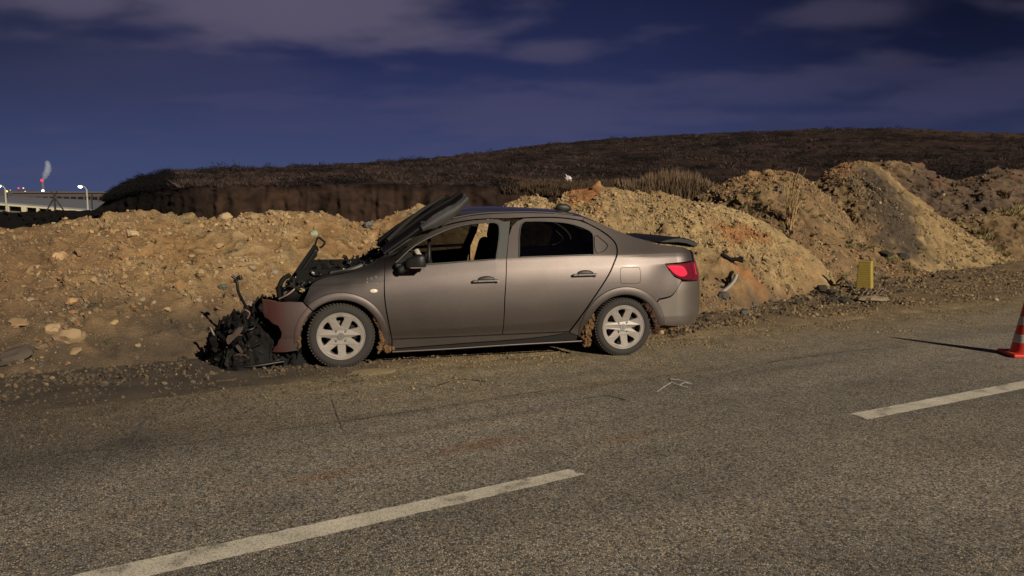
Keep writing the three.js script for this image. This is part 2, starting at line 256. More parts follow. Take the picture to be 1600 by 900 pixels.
// stations: u, depth of the foot, picture height and depth of the crest; the back falls away behind
function bank(name, key, st, o) {
  const S = st.map(([u, foot, v, depth]) => ({ u, foot, v, depth })), foot = spline(S, 'foot'), cv = spline(S, 'v'), cd = spline(S, 'depth');
  const u0 = S[0].u, u1 = S[S.length - 1].u, nu = o.nu, nt = o.nt, nb = o.nb ?? Math.round(nt * 0.45), pos = [], col = [], uv = [], idx = [], tt = [], W = nu + 1, T = nt + nb;
  for (let j = 0; j <= T; j++) for (let i = 0; i <= nu; i++) {
    const u = lerp(u0, u1, i / nu), k = (u - 800) / FOCAL / CP, df = foot(u), dc = cd(u), C = at(u, cv(u), dc), ch = Math.max(C.y, 0.02);
    let d, y, t; const scale = Math.min(1, ch / 0.9);
    if (j <= nt) { t = j / nt; d = lerp(df, dc, t); y = lerp(-0.12, ch, o.profile ? o.profile(t, u) : t * (1.32 - 0.32 * t)); }
    else { t = 1 + (j - nt) / nb; d = dc + (t - 1) * (o.back ?? 2.2); y = lerp(ch, -0.15, ss(0, 1, t - 1) * 0.6 + (t - 1) * 0.4); }
    const x0 = lerp((u - 800) / FOCAL, k, 0.5) * d, x = x0, z = -d;
    const A = (o.rough ?? 1) * (0.25 + 0.75 * Math.min(1, t * 3)) * (0.3 + 0.7 * scale);
    const n1 = fbm(x * 0.7, z * 0.7, 2, 3), n2 = fbm(x * 2.6, z * 2.6, 6, 3), n3 = fbm(x * 8, z * 8, 10, 3), lump = Math.max(0, fbm(x * 4.5, z * 4.5, 15, 2));
    const crest = 1 - 0.8 * ss(0.75, 1, t) * (t <= 1 ? 1 : 0);
    const rill = o.rill ? o.rill * Math.abs(noise(x * 3.2 + n2 * 0.8 + u * 0.004, z * 0.7, 44)) * ss(0, 0.4, t) * ss(1.1, 0.8, t) : 0;
    y += A * (0.20 * n1 * crest + 0.13 * n2 * crest + 0.05 * n3 + 0.13 * lump * crest) - rill;
    const dx = A * 0.12 * fbm(x * 3, y * 5, z * 3 + 20, 3) * (o.rough ?? 1);
    pos.push(x + dx, y, z + A * 0.16 * fbm(x * 3.3, y * 6, z * 3.3 + 40, 3)); uv.push(x / 2.1 + 0.02 * n1, (-z * 0.85 + y * 0.6) / 2.1); col.push(...o.colour(u, t, x, y, z, n1, n2, n3).map((c) => c * 1.5)); tt.push(t);
    if (i && j) { const a = (j - 1) * W + i - 1; idx.push(a, a + 1, a + W, a + 1, a + W + 1, a + W); }
  }
  const g = geoFrom(pos, idx, { uv, col });
  const m = mesh(name, g, o.material ?? soilMat); tag(m, o.label, o.category ?? 'soil bank', null, 'structure');
  return banks[key] = { g, nu, nt, T, W, u0, u1, mesh: m, name };
}
const _a = V(0, 0, 0), _b = V(0, 0, 0), _c = V(0, 0, 0);
function onBank(b, fu, ft) { // a point of its surface and the normal there, fu along it and ft up it (1 is the crest)
  const i = Math.min(b.nu - 1, Math.floor(fu * b.nu)), j = Math.min(b.T - 1, Math.floor(ft * b.nt)), a = j * b.W + i, P = b.g.attributes.position, N = b.g.attributes.normal, s = fu * b.nu - i, t = ft * b.nt - j;
  _a.fromBufferAttribute(P, a); _b.fromBufferAttribute(P, a + 1); _c.fromBufferAttribute(P, a + b.W);
  return { p: _a.clone().addScaledVector(_b.clone().sub(_a), s).addScaledVector(_c.clone().sub(_a), t), n: V(N.getX(a), N.getY(a), N.getZ(a)) };
}
function proj(p) { const y = p.y - EYE, zc = p.z * CP + y * SP, yc = y * CP - p.z * SP; return [800 + FOCAL * p.x / -zc, 450 - FOCAL * yc / -zc]; }
function find(b, u, v) { // the nearest surface point of a bank that stands in that direction
  const P = b.g.attributes.position, N = b.g.attributes.normal; let best = 1e9, k = 0;
  for (let i = 0; i < b.W * (b.nt + 1); i++) { const q = proj(_a.fromBufferAttribute(P, i)), d = (q[0] - u) ** 2 + (q[1] - v) ** 2 - P.getZ(i) * 0.02; if (d < best) { best = d; k = i; } }
  return { p: V(P.getX(k), P.getY(k), P.getZ(k)), n: V(N.getX(k), N.getY(k), N.getZ(k)) };
}
const TAN = [0.335, 0.23, 0.115], OCHRE = [0.315, 0.188, 0.08], PALE = [0.43, 0.33, 0.19], BROWN = [0.23, 0.145, 0.075], SAND = [0.405, 0.30, 0.15], RUST = [0.36, 0.13, 0.035], DARK = [0.095, 0.07, 0.05], GREY = [0.24, 0.2, 0.15];
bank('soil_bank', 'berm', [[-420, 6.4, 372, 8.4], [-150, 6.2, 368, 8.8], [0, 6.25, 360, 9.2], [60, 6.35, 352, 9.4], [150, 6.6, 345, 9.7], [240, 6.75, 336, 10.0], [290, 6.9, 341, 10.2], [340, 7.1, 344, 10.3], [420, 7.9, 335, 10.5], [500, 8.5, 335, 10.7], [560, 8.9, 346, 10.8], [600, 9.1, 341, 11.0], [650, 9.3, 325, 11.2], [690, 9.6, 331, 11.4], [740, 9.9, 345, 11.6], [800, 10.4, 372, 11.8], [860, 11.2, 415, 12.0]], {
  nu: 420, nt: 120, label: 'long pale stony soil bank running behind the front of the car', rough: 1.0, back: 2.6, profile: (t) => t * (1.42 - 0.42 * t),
  colour: (u, t, x, y, z, n1, n2, n3) => {
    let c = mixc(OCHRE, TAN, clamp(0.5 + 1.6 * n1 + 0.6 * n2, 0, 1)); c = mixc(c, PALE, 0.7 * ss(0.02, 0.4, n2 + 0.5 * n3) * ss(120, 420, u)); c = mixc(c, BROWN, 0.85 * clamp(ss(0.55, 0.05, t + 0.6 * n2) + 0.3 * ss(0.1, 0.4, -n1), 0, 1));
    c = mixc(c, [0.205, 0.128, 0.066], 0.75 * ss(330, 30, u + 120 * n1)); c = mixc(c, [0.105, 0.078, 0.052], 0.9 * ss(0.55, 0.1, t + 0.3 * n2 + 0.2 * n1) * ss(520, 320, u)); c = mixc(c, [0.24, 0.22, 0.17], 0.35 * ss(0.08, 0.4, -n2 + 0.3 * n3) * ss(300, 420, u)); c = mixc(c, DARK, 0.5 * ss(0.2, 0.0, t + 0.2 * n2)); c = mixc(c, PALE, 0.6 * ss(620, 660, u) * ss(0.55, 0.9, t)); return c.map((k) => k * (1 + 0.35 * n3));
  } });
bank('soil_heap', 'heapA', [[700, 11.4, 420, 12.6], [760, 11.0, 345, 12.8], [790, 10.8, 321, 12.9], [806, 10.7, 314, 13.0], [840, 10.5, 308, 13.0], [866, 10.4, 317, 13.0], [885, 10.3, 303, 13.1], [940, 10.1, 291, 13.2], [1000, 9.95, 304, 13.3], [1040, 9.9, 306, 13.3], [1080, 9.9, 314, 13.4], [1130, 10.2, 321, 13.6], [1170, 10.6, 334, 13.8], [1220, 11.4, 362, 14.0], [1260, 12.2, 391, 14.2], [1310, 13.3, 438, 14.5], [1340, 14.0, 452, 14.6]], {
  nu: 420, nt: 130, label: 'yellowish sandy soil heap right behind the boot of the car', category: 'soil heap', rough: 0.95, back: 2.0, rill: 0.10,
  colour: (u, t, x, y, z, n1, n2, n3) => {
    let c = mixc(SAND, TAN, clamp(0.45 + 1.6 * n1, 0, 1)); c = mixc(c, PALE, 0.6 * ss(0.05, 0.4, n2));
    const r = ss(0.16, 0.34, n1 * 0.6 + n2 * 0.35 + 0.45 * Math.exp(-(((u - 1150) / 50) ** 2) - ((t - 0.68) / 0.2) ** 2) + 0.2 * Math.exp(-(((u - 960) / 40) ** 2) - ((t - 0.5) / 0.2) ** 2) + 0.3 * Math.exp(-(((u - 905) / 30) ** 2) - ((t - 0.9) / 0.2) ** 2)); c = mixc(c, RUST, 0.7 * r);
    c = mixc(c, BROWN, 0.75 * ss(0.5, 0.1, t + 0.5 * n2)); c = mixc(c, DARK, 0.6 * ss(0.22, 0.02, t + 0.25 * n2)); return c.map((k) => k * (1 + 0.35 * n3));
  } });
bank('soil_heap', 'heapB', [[1000, 16.4, 345, 17.6], [1050, 15.8, 325, 17.4], [1090, 15.2, 306, 17.4], [1130, 14.8, 285, 17.3], [1165, 14.4, 276, 17.2], [1200, 14.2, 269, 17.2], [1240, 14.0, 275, 17.2], [1272, 14.0, 292, 17.2], [1310, 14.0, 330, 17.3], [1360, 14.2, 372, 17.5], [1420, 14.6, 402, 17.6], [1480, 15.4, 425, 17.8]], {
  nu: 300, nt: 120, label: 'middle soil heap of mixed brown earth with a dry shrub on it', category: 'soil heap', rough: 1.1, back: 1.8,
  colour: (u, t, x, y, z, n1, n2, n3) => {
    let c = mixc(TAN, BROWN, clamp(0.62 + 1.5 * n1 + 0.9 * n2, 0, 1)).map((k) => k * 0.9); c = mixc(c, SAND, 0.5 * ss(0.0, 0.4, n2) * ss(0.4, 0.8, t)); c = mixc(c, OCHRE, 0.5 * Math.exp(-(((u - 1180) / 60) ** 2)) * ss(0.7, 1, t));
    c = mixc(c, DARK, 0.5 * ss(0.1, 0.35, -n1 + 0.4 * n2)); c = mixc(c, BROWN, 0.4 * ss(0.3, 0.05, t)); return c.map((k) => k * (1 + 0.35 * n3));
  } });
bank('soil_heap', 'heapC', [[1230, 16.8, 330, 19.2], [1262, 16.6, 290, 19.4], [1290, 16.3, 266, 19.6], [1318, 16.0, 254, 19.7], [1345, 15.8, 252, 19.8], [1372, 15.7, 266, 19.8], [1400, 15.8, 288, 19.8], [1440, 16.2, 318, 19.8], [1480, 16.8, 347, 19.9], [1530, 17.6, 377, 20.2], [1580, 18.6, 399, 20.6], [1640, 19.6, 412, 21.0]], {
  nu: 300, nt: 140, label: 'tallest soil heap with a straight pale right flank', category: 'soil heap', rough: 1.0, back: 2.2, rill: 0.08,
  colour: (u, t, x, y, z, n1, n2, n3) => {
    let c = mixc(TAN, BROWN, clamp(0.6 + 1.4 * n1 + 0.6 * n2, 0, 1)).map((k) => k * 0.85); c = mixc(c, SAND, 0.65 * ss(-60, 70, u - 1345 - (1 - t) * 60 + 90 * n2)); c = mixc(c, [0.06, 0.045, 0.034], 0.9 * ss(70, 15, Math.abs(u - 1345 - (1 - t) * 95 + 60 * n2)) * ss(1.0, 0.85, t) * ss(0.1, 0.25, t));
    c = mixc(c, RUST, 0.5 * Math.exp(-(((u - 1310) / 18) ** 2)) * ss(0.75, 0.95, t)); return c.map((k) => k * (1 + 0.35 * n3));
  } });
bank('soil_heap', 'heapD', [[1380, 20.5, 345, 22.0], [1430, 20.3, 340, 22.0], [1480, 20.0, 342, 22.0], [1530, 19.8, 334, 22.0], [1570, 19.7, 325, 22.2], [1620, 19.8, 322, 22.4], [1700, 20.0, 330, 22.6], [1850, 20.5, 345, 22.8], [1950, 20.8, 368, 23.0]], {
  nu: 240, nt: 70, label: 'low soil heap with pale grass at the right edge of the view', category: 'soil heap', rough: 1.1, back: 2,
  colour: (u, t, x, y, z, n1, n2, n3) => { let c = mixc(BROWN, TAN, clamp(0.35 + 1.5 * n1 + n2, 0, 1)); c = mixc(c, SAND, 0.5 * ss(0.5, 1, t + n2)); return c.map((k) => 0.8 * k * (1 + 0.35 * n3)); } });
bank('soil_heap', 'heapE', [[1300, 25, 300, 27], [1350, 24.6, 262, 27], [1385, 24.4, 251, 27], [1430, 24.2, 262, 27.2], [1490, 24, 282, 27.4], [1540, 24, 268, 27.6], [1600, 24, 262, 28], [1700, 24, 258, 28.4], [1900, 24, 262, 29], [2050, 24.4, 300, 29]], {
  nu: 260, nt: 90, label: 'dark brown soil heap rising behind the tallest heap', category: 'soil heap', rough: 1.6, back: 3,
  colour: (u, t, x, y, z, n1, n2, n3) => { let c = mixc([0.15, 0.1, 0.065], [0.085, 0.06, 0.045], clamp(0.5 + 1.6 * n1 + 0.7 * n2, 0, 1)); c = mixc(c, TAN, 0.5 * Math.exp(-(((u - 1385) / 40) ** 2)) * ss(0.6, 1, t)); c = mixc(c, RUST, 0.35 * ss(0.2, 0.4, n2)); return c.map((k) => k * (1 + 0.4 * n3)); } });
bank('soil_bank', 'dark', [[-500, 26, 336, 36], [-100, 26, 334, 36], [0, 26, 333, 36], [60, 26, 331, 36], [100, 26, 330, 36], [150, 26, 331, 36], [220, 27, 334, 35], [300, 28, 345, 34]], {
  nu: 160, nt: 40, label: 'low earth bank coloured black for lamp fall-off, behind the pale bank at the far left', rough: 2.2, back: 10, colour: (u, t, x, y, z, n1, n2, n3) => [0.006, 0.0055, 0.0052].map((k) => k * (1 + n2)), material: new THREE.MeshPhysicalMaterial({ vertexColors: true, roughness: 1, specularIntensity: 0.2, bumpMap: soilBump, bumpScale: 0.04 }) });  // fall-off of the lamp put into a near black soil colour
// the hill: an earth scarp, then a scrubby slope up to the skyline
const hillProfile = (t, u) => { const s = 0.08; return t < s ? 0.0 + (t / s) * 1 : 1; };
{
  const st = [[140, 331, 36, 331], [152, 327, 36.5, 327], [165, 318, 37, 320], [180, 305, 38, 314], [198, 293, 39, 309], [215, 283, 40, 304], [240, 277, 42, 300], [270, 270, 46, 296], [310, 268, 50, 292], [350, 266, 54, 291], [400, 263, 58, 291], [450, 261, 62, 289], [550, 256, 68, 288], [650, 249, 74, 289], [750, 239, 80, 291], [820, 229, 84, 294], [900, 221, 86, 298], [1000, 214, 88, 300], [1100, 208, 90, 300], [1200, 204, 90, 300], [1300, 201, 90, 300], [1400, 201, 90, 298], [1500, 206, 90, 294], [1600, 210, 90, 288], [1800, 216, 92, 284], [2100, 228, 96, 284], [2500, 246, 100, 290]];
  const S = st.map(([u, v, depth, sv]) => ({ u, v, depth, sv })), cv = spline(S, 'v'), cd = spline(S, 'depth'), sv = spline(S, 'sv'), nu = 620, nt = 190, nb = 14, pos = [], col = [], uv = [], idx = [], W = nu + 1;
  for (let j = 0; j <= nt + nb; j++) for (let i = 0; i <= nu; i++) {
    const u = lerp(140, 2500, Math.pow(i / nu, 1.15)), dc = cd(u), gully = 0.5 * fbm(u * 0.03, 3, 1, 4) + 0.22 * Math.abs(noise(u * 0.11, 9)), fd = lerp(34, 29.5, ss(150, 320, u)) + gully;
    const C = at(u, cv(u), dc), sd = Math.min(fd + 1.3, dc - 0.5), Tp = at(u, sv(u), sd); let d, y, t = j / nt;
    const fs = 0.2, x0 = (u - 800) / FOCAL;
    if (t <= fs) { const k = t / fs; d = lerp(fd, sd, k * 0.5 + 0.5 * k * k * k); y = lerp(-0.3, Math.max(Tp.y, 0), k); }
    else if (t <= 1) { const k = (t - fs) / (1 - fs); d = lerp(sd, dc, Math.pow(k, 1.25)); const kk = (d - sd) / (dc - sd); y = lerp(Math.max(Tp.y, 0), Math.max(C.y, 0), kk * (0.82 + 0.18 * kk)); }
    else { const k = (j - nt) / nb; d = dc + k * (u < 300 ? 25 : 60); y = lerp(Math.max(C.y, 0), -1, k * k); }
    const x = x0 * d, z = -d, scarp = ss(0.02, 0.06, t) * ss(fs, fs * 0.8, t), top = t > fs ? 1 : 0;
    const n1 = fbm(x * 0.12, z * 0.12, 2, 4), n2 = fbm(x * 0.6, z * 0.6, 5, 4), n3 = fbm(x * 2.2, z * 2.2, 7, 3);
    y += top * (0.5 * n1 * ss(fs, 0.5, t) * ss(1.0, 0.85, t) + 0.22 * n2 * ss(fs, fs + 0.06, t) + 0.12 * n3) * ss(150, 220, u);
    const gx = scarp * (0.45 * fbm(x * 2.0, y * 0.6, 12, 4) - 0.5 * Math.max(0, fbm(x * 0.9, y * 1.4, 15, 3) - 0.12));
    pos.push(x, y, z + gx + (t > 0 && t < fs ? 0.25 * fbm(x * 1.1, y * 2.5, 3, 3) : 0)); uv.push(x / 2.6, (-z * 0.9 + y) / 2.6);
    const soil = mixc([0.11, 0.066, 0.047], [0.05, 0.032, 0.026], clamp(0.5 + 1.4 * n2 + n3, 0, 1)), dry = mixc([0.016, 0.012, 0.0125], [0.105, 0.066, 0.058], clamp(0.45 + 1.6 * n1 + 1.9 * n2 + 0.8 * n3, 0, 1));
    let c = mixc(soil, dry, ss(fs * 0.82, fs * 1.02, t)).map((k) => 1.0 * k); c = mixc(c, [0.02, 0.017, 0.016], 0.6 * ss(0.1, 0.4, n2 + 0.3 * n3) * top); c = mixc(c, [0.009, 0.008, 0.008], 0.92 * ss(400, 220, u));  // lamp fall-off and the shaded left end are put into these dark colours
    c = mixc(c, [0.16, 0.11, 0.075], 0.55 * ss(1180, 1560, u) * ss(0.85, 1, t + 0.2 * n2)); col.push(...c);
    if (i && j) { const a = (j - 1) * W + i - 1; idx.push(a, a + 1, a + W, a + 1, a + W + 1, a + W); }
  }
  const g = geoFrom(pos, idx, { uv, col });
  tag(mesh('hill', g, new THREE.MeshPhysicalMaterial({ map: soilMap, bumpMap: soilBump, bumpScale: 0.05, vertexColors: true, roughness: 1, specularIntensity: 0.3 })), 'long dark scrubby hill with an eroded earth scarp below', 'hill', null, 'structure');
  banks.hill = { g, nu, nt, T: nt + nb, W, u0: 140, u1: 2500 };
}

// ------------------------------------------------------------------ loose stones, clods and scrub as masses
function rock(seed, detail = 1, rough = 0.35) {
  const g = mergeVertices(new THREE.IcosahedronGeometry(1, detail).deleteAttribute('uv').deleteAttribute('normal')), P = g.attributes.position, R = rng(seed), f = 0.9 + R();
  for (let i = 0; i < P.count; i++) { const v = V(P.getX(i), P.getY(i), P.getZ(i)), k = 1 + rough * (fbm(v.x * f + seed, v.y * f, v.z * f, 3) * 1.6); v.multiplyScalar(k); v.y *= 0.72; P.setXYZ(i, v.x, v.y, v.z); }
  return toCreasedNormals(g, 0.55);
}
const pebbleGeos = [rock(3, 1, 0.6), rock(9, 1, 0.75)], stoneMat = new THREE.MeshStandardMaterial({ color: 0xffffff, roughness: 0.95 });
const M4 = new THREE.Matrix4(), Q4 = new THREE.Quaternion(), E4 = new THREE.Euler();
function mass(name, label, category, items, geos, material) { // items: p, s, c, (r)
  geos.forEach((g, k) => {
    const mine = items.filter((_, i) => i % geos.length === k), im = new THREE.InstancedMesh(g, material, mine.length);
    mine.forEach((it, i) => { im.setMatrixAt(i, M4.compose(it.p, it.q ?? Q4.setFromEuler(E4.set(it.r[0], it.r[1], it.r[2])), it.s)); im.setColorAt(i, rgb(it.c)); });
    shade(im); im.name = numbered(name); scene.add(im); tag(im, k ? label + ' and scattered between' : label, category, null, 'stuff');
  });
}
const R1 = rng(101), spin = () => [R1() * 6.3, R1() * 6.3, R1() * 6.3];
const stoneTones = [[0.52, 0.40, 0.22], [0.46, 0.30, 0.14], [0.40, 0.26, 0.12], [0.30, 0.2, 0.1], [0.2, 0.19, 0.165], [0.15, 0.14, 0.12], [0.40, 0.2, 0.08], [0.56, 0.47, 0.31], [0.085, 0.065, 0.05]];
function bankPebbles(key, n, big, tone) {
  const b = banks[key], out = [], P = b.g.attributes.color;
  for (let i = 0; i < n; i++) {
    const fu = R1(), ft = Math.pow(R1(), 0.85) * 1.03, q = onBank(b, fu, ft); if (q.p.y < 0.0) continue;
    const a = Math.min(b.T, Math.floor(ft * b.nt)) * b.W + Math.floor(fu * b.nu), own = [P.getX(a) / 1.5, P.getY(a) / 1.5, P.getZ(a) / 1.5];
    const dens = fbm(q.p.x * 0.7, q.p.z * 0.7, 60, 4); if (R1() > 0.34 + 2.1 * dens || (key === 'heapA' && R1() < 0.65 * ss(0.72, 0.84, fu))) continue;
    const s = big * (0.2 + 0.8 * Math.pow(R1(), 6)) * (R1() < 0.012 ? 2 : 1), c = mixc(own, stoneTones[Math.floor(R1() * tone)], 0.1 + 0.6 * R1() * R1()), k = 0.6 + 0.4 * R1();
    out.push({ p: q.p.addScaledVector(q.n, s * 0.25), s: V(s * (0.7 + 0.6 * R1()), s * (0.7 + 0.5 * R1()), s * (0.7 + 0.6 * R1())), r: spin(), c: c.map((x) => x * k) });
  }
  return out;
}
mass('gravel', 'loose stones and clods over the long pale soil bank', 'gravel', bankPebbles('berm', 52000, 0.03, 9), pebbleGeos, stoneMat);
mass('gravel', 'loose crumbs of sandy soil over the yellowish heap', 'gravel', bankPebbles('heapA', 46000, 0.031, 9), pebbleGeos, stoneMat);
mass('gravel', 'loose clods over the middle and the tallest soil heap', 'gravel', [...bankPebbles('heapB', 24000, 0.038, 9), ...bankPebbles('heapC', 24000, 0.038, 9), ...bankPebbles('heapD', 7000, 0.05, 9), ...bankPebbles('heapE', 5000, 0.06, 9)], pebbleGeos, stoneMat);
{ // crumbs along the verge
  const items = [];
  for (let i = 0; i < 60000; i++) {
    const a = -6 + 24 * R1(), q = EDGE_Q + 0.9 - 6.2 * Math.pow(R1(), 1.4), p = roadPoint(a, q), d = q - EDGE_Q; if (p.z < -24) continue;
    const n = fbm(p.x * 1.2, p.z * 1.2, 50, 3); if (R1() > 0.5 + 1.6 * n - (d > 0 ? 0.45 * ss(0, 0.7, d) : 0)) continue;
    const s = (d > -0.4 ? 0.009 : 0.022) * (0.25 + 0.75 * Math.pow(R1(), 4)) + 0.004, y = Math.max(groundHeight(p.x, p.z), d > -0.2 ? 0 : -1), c = mixc(p.x < -1.2 ? [0.085, 0.064, 0.044] : [0.24, 0.17, 0.09], stoneTones[Math.floor(R1() * 9)], (p.x < -1.2 ? 0.3 : 0.5) * R1() * R1()), k = 0.5 + 0.5 * R1();
    items.push({ p: V(p.x, y + s * 0.3, p.z), s: V(s * (0.7 + 0.6 * R1()), s * (0.6 + 0.4 * R1()), s * (0.7 + 0.6 * R1())), r: spin(), c: c.map((x) => x * k) });
  }
  // thicker rows of dark clods where the heaps meet the verge
  const rows = [[1108, 1300, 470, 440, 0.05], [1110, 1260, 500, 478, 0.03], [1260, 1420, 478, 462, 0.04], [1380, 1560, 452, 418, 0.05], [1200, 1500, 470, 430, 0.06], [1040, 1110, 520, 500, 0.035], [600, 900, 520, 505, 0.04], [0, 330, 600, 575, 0.03]];
  for (const [u0, u1, v0, v1, big] of rows) for (let i = 0; i < 420; i++) {
    const t = R1(), p = ground(lerp(u0, u1, t), lerp(v0, v1, t) + 26 * (R1() - 0.5)), s = 0.6 * big * (0.2 + 1.2 * Math.pow(R1(), 5)), c = mixc([0.028, 0.022, 0.017], [0.26, 0.18, 0.1], R1() * R1());
    items.push({ p: V(p.x, Math.max(0, groundHeight(p.x, p.z)) + s * 0.4, p.z), s: V(s, s * 0.8, s * (0.8 + 0.4 * R1())), r: spin(), c });
  }
  mass('gravel', 'crumbs of earth and gravel strewn along the road edge', 'gravel', items, pebbleGeos, stoneMat);
}
// scrub on the hill, dry grass below it
function tuft(seed, blades, h, w, lean) {
  const R = rng(seed), pos = [], idx = [];
  for (let i = 0; i < blades; i++) {
    const a = R() * 6.3, r = w * Math.sqrt(R()) * 0.5, x = Math.cos(a) * r, z = Math.sin(a) * r, b = R() * 6.3, l = lean * (0.3 + R()), H = h * (0.5 + 0.6 * R()), ww = 0.035 * h * (0.6 + R()), k = pos.length / 3;
    const cx = Math.cos(b), cz = Math.sin(b), ex = Math.cos(a + R() - 0.5) * l, ez = Math.sin(a + R() - 0.5) * l;
    pos.push(x - cx * ww, 0, z - cz * ww, x + cx * ww, 0, z + cz * ww, x + ex * 0.45 + cx * ww * 0.7, H * 0.62, z + ez * 0.45 + cz * ww * 0.7, x + ex, H, z + ez); idx.push(k, k + 1, k + 2, k, k + 2, k + 3);
  }
  return geoFrom(pos, idx);
}
function bush(seed, leaves, h, w) {
  const R = rng(seed), pos = [], idx = [];
  for (let i = 0; i < leaves; i++) {
    const a = R() * 6.3, e = Math.acos(R()), r = Math.pow(R(), 0.4) * (0.8 + 0.35 * noise(a * 1.3, e * 2, seed)), c = V(Math.cos(a) * Math.sin(e) * w * r, Math.cos(e) * h * r + 0.05 * h, Math.sin(a) * Math.sin(e) * w * r), s = 0.09 * w * (0.5 + R()), u = V(R() - 0.5, R() - 0.5, R() - 0.5).normalize(), v = V(R() - 0.5, R() - 0.5, R() - 0.5).normalize(), k = pos.length / 3;
    for (const q of [c.clone().addScaledVector(u, -s), c.clone().addScaledVector(v, s * 0.6), c.clone().addScaledVector(u, s)]) pos.push(q.x, q.y, q.z); idx.push(k, k + 1, k + 2);
  }
  return geoFrom(pos, idx);
}
const scrubMat = new THREE.MeshPhysicalMaterial({ color: 0xffffff, roughness: 1, specularIntensity: 0.3, side: THREE.DoubleSide });
{
  const R = rng(5), bushes = [], tufts = [];
  for (let i = 0; i < 15000; i++) {
    const fu = R() * 0.8, ft = 0.19 + 0.82 * Math.pow(R(), 0.8), q = onBank(banks.hill, fu, ft); if (q.p.y < 0.6) continue;
    const n = fbm(q.p.x * 0.22, q.p.z * 0.12, 70, 4), s = 0.25 + 0.6 * R() * R(), c = mixc([0.009, 0.008, 0.0085], [0.045, 0.032, 0.03], Math.pow(R(), 2)); const pu = proj(q.p)[0], end = pu < 270; if (pu < 170) continue; if (end) { bushes.push({ p: q.p, s: V(0.3 + 0.4 * R(), 0.2 + 0.25 * R(), 0.4), r: [0, R() * 6.3, 0], c: [0.006, 0.0055, 0.0055] }); continue; }  // bushes on the shaded left end are coloured near black
    if (n > 0.1 ? R() < 0.95 : R() < 0.05) bushes.push({ p: q.p.addScaledVector(q.n, -0.05), s: V(s * (0.9 + 0.8 * R()), s * (0.5 + 0.5 * R()), s), r: [0, R() * 6.3, 0], c }); else if (R() < 0.22) tufts.push({ p: q.p, s: V(s * 1.1, s * 0.45, s * 1.1), r: [0, R() * 6.3, 0], c: mixc(c, [0.07, 0.047, 0.042], 0.3 + 0.6 * R()) });
  }
  mass('scrub', 'dark low scrub covering the hill', 'scrub', bushes, [bush(1, 110, 1, 1), bush(2, 110, 1, 1)], scrubMat);
  mass('dry_grass', 'short dry grass between the scrub on the hill', 'grass', tufts, [tuft(4, 34, 0.8, 1.2, 0.3)], scrubMat);
  const reeds = [];
  for (let i = 0; i < 1500; i++) { // the tall pale patch, and thinner grass along the top of the scarp
    const patch = i < 900; if (!patch && i % 2) continue; const u = patch ? 1045 + 75 * (R() + R() - 1) : 790 + 180 * R(), fu = Math.pow((u - 140) / 2360, 1 / 1.15), q = onBank(banks.hill, fu, patch ? 0.15 + 0.12 * R() : 0.18 + 0.14 * R());
    const tall = patch ? (0.72 - 0.3 * Math.abs(u - 1045) / 75) * (0.6 + 0.9 * Math.abs(noise(u * 0.09, 3))) : 0.22;
    reeds.push({ p: q.p.add(V(0, -0.06, 0)), s: V(0.5, tall * (0.7 + 0.5 * R()), 0.5), r: [0, R() * 6.3, 0], c: mixc([0.12, 0.082, 0.056], [0.18, 0.125, 0.08], R()).map((k) => k * (patch ? 0.9 : 0.55)) });
  }
  mass('dry_grass', 'tall pale dry grass in front of the hill', 'grass', reeds, [tuft(8, 60, 1, 1.3, 0.22)], scrubMat);
  const weeds = [], add = (key, n, col, h) => { for (let i = 0; i < n; i++) { const q = onBank(banks[key], R(), 0.1 + 0.85 * R()), k = fbm(q.p.x * 1.1, q.p.z * 1.1, 80, 2); if (k < 0.12) continue; const s = h * (0.4 + 0.7 * R()); weeds.push({ p: q.p, s: V(s, s, s), r: [0, R() * 6.3, 0], c: col[Math.floor(R() * col.length)] }); } };
  add('heapB', 700, [[0.14, 0.13, 0.06], [0.2, 0.16, 0.08], [0.08, 0.085, 0.04]], 0.11); add('heapC', 400, [[0.2, 0.16, 0.08], [0.12, 0.11, 0.05]], 0.1); add('heapD', 1200, [[0.3, 0.24, 0.12], [0.2, 0.17, 0.08]], 0.2); add('berm', 240, [[0.07, 0.075, 0.04], [0.13, 0.11, 0.06]], 0.06); add('heapA', 120, [[0.1, 0.11, 0.05]], 0.06); add('heapE', 700, [[0.1, 0.075, 0.05], [0.14, 0.1, 0.06]], 0.24);
  mass('weeds', 'small weeds and grass on the soil heaps', 'weeds', weeds, [tuft(12, 26, 1, 0.9, 0.5)], scrubMat);
}

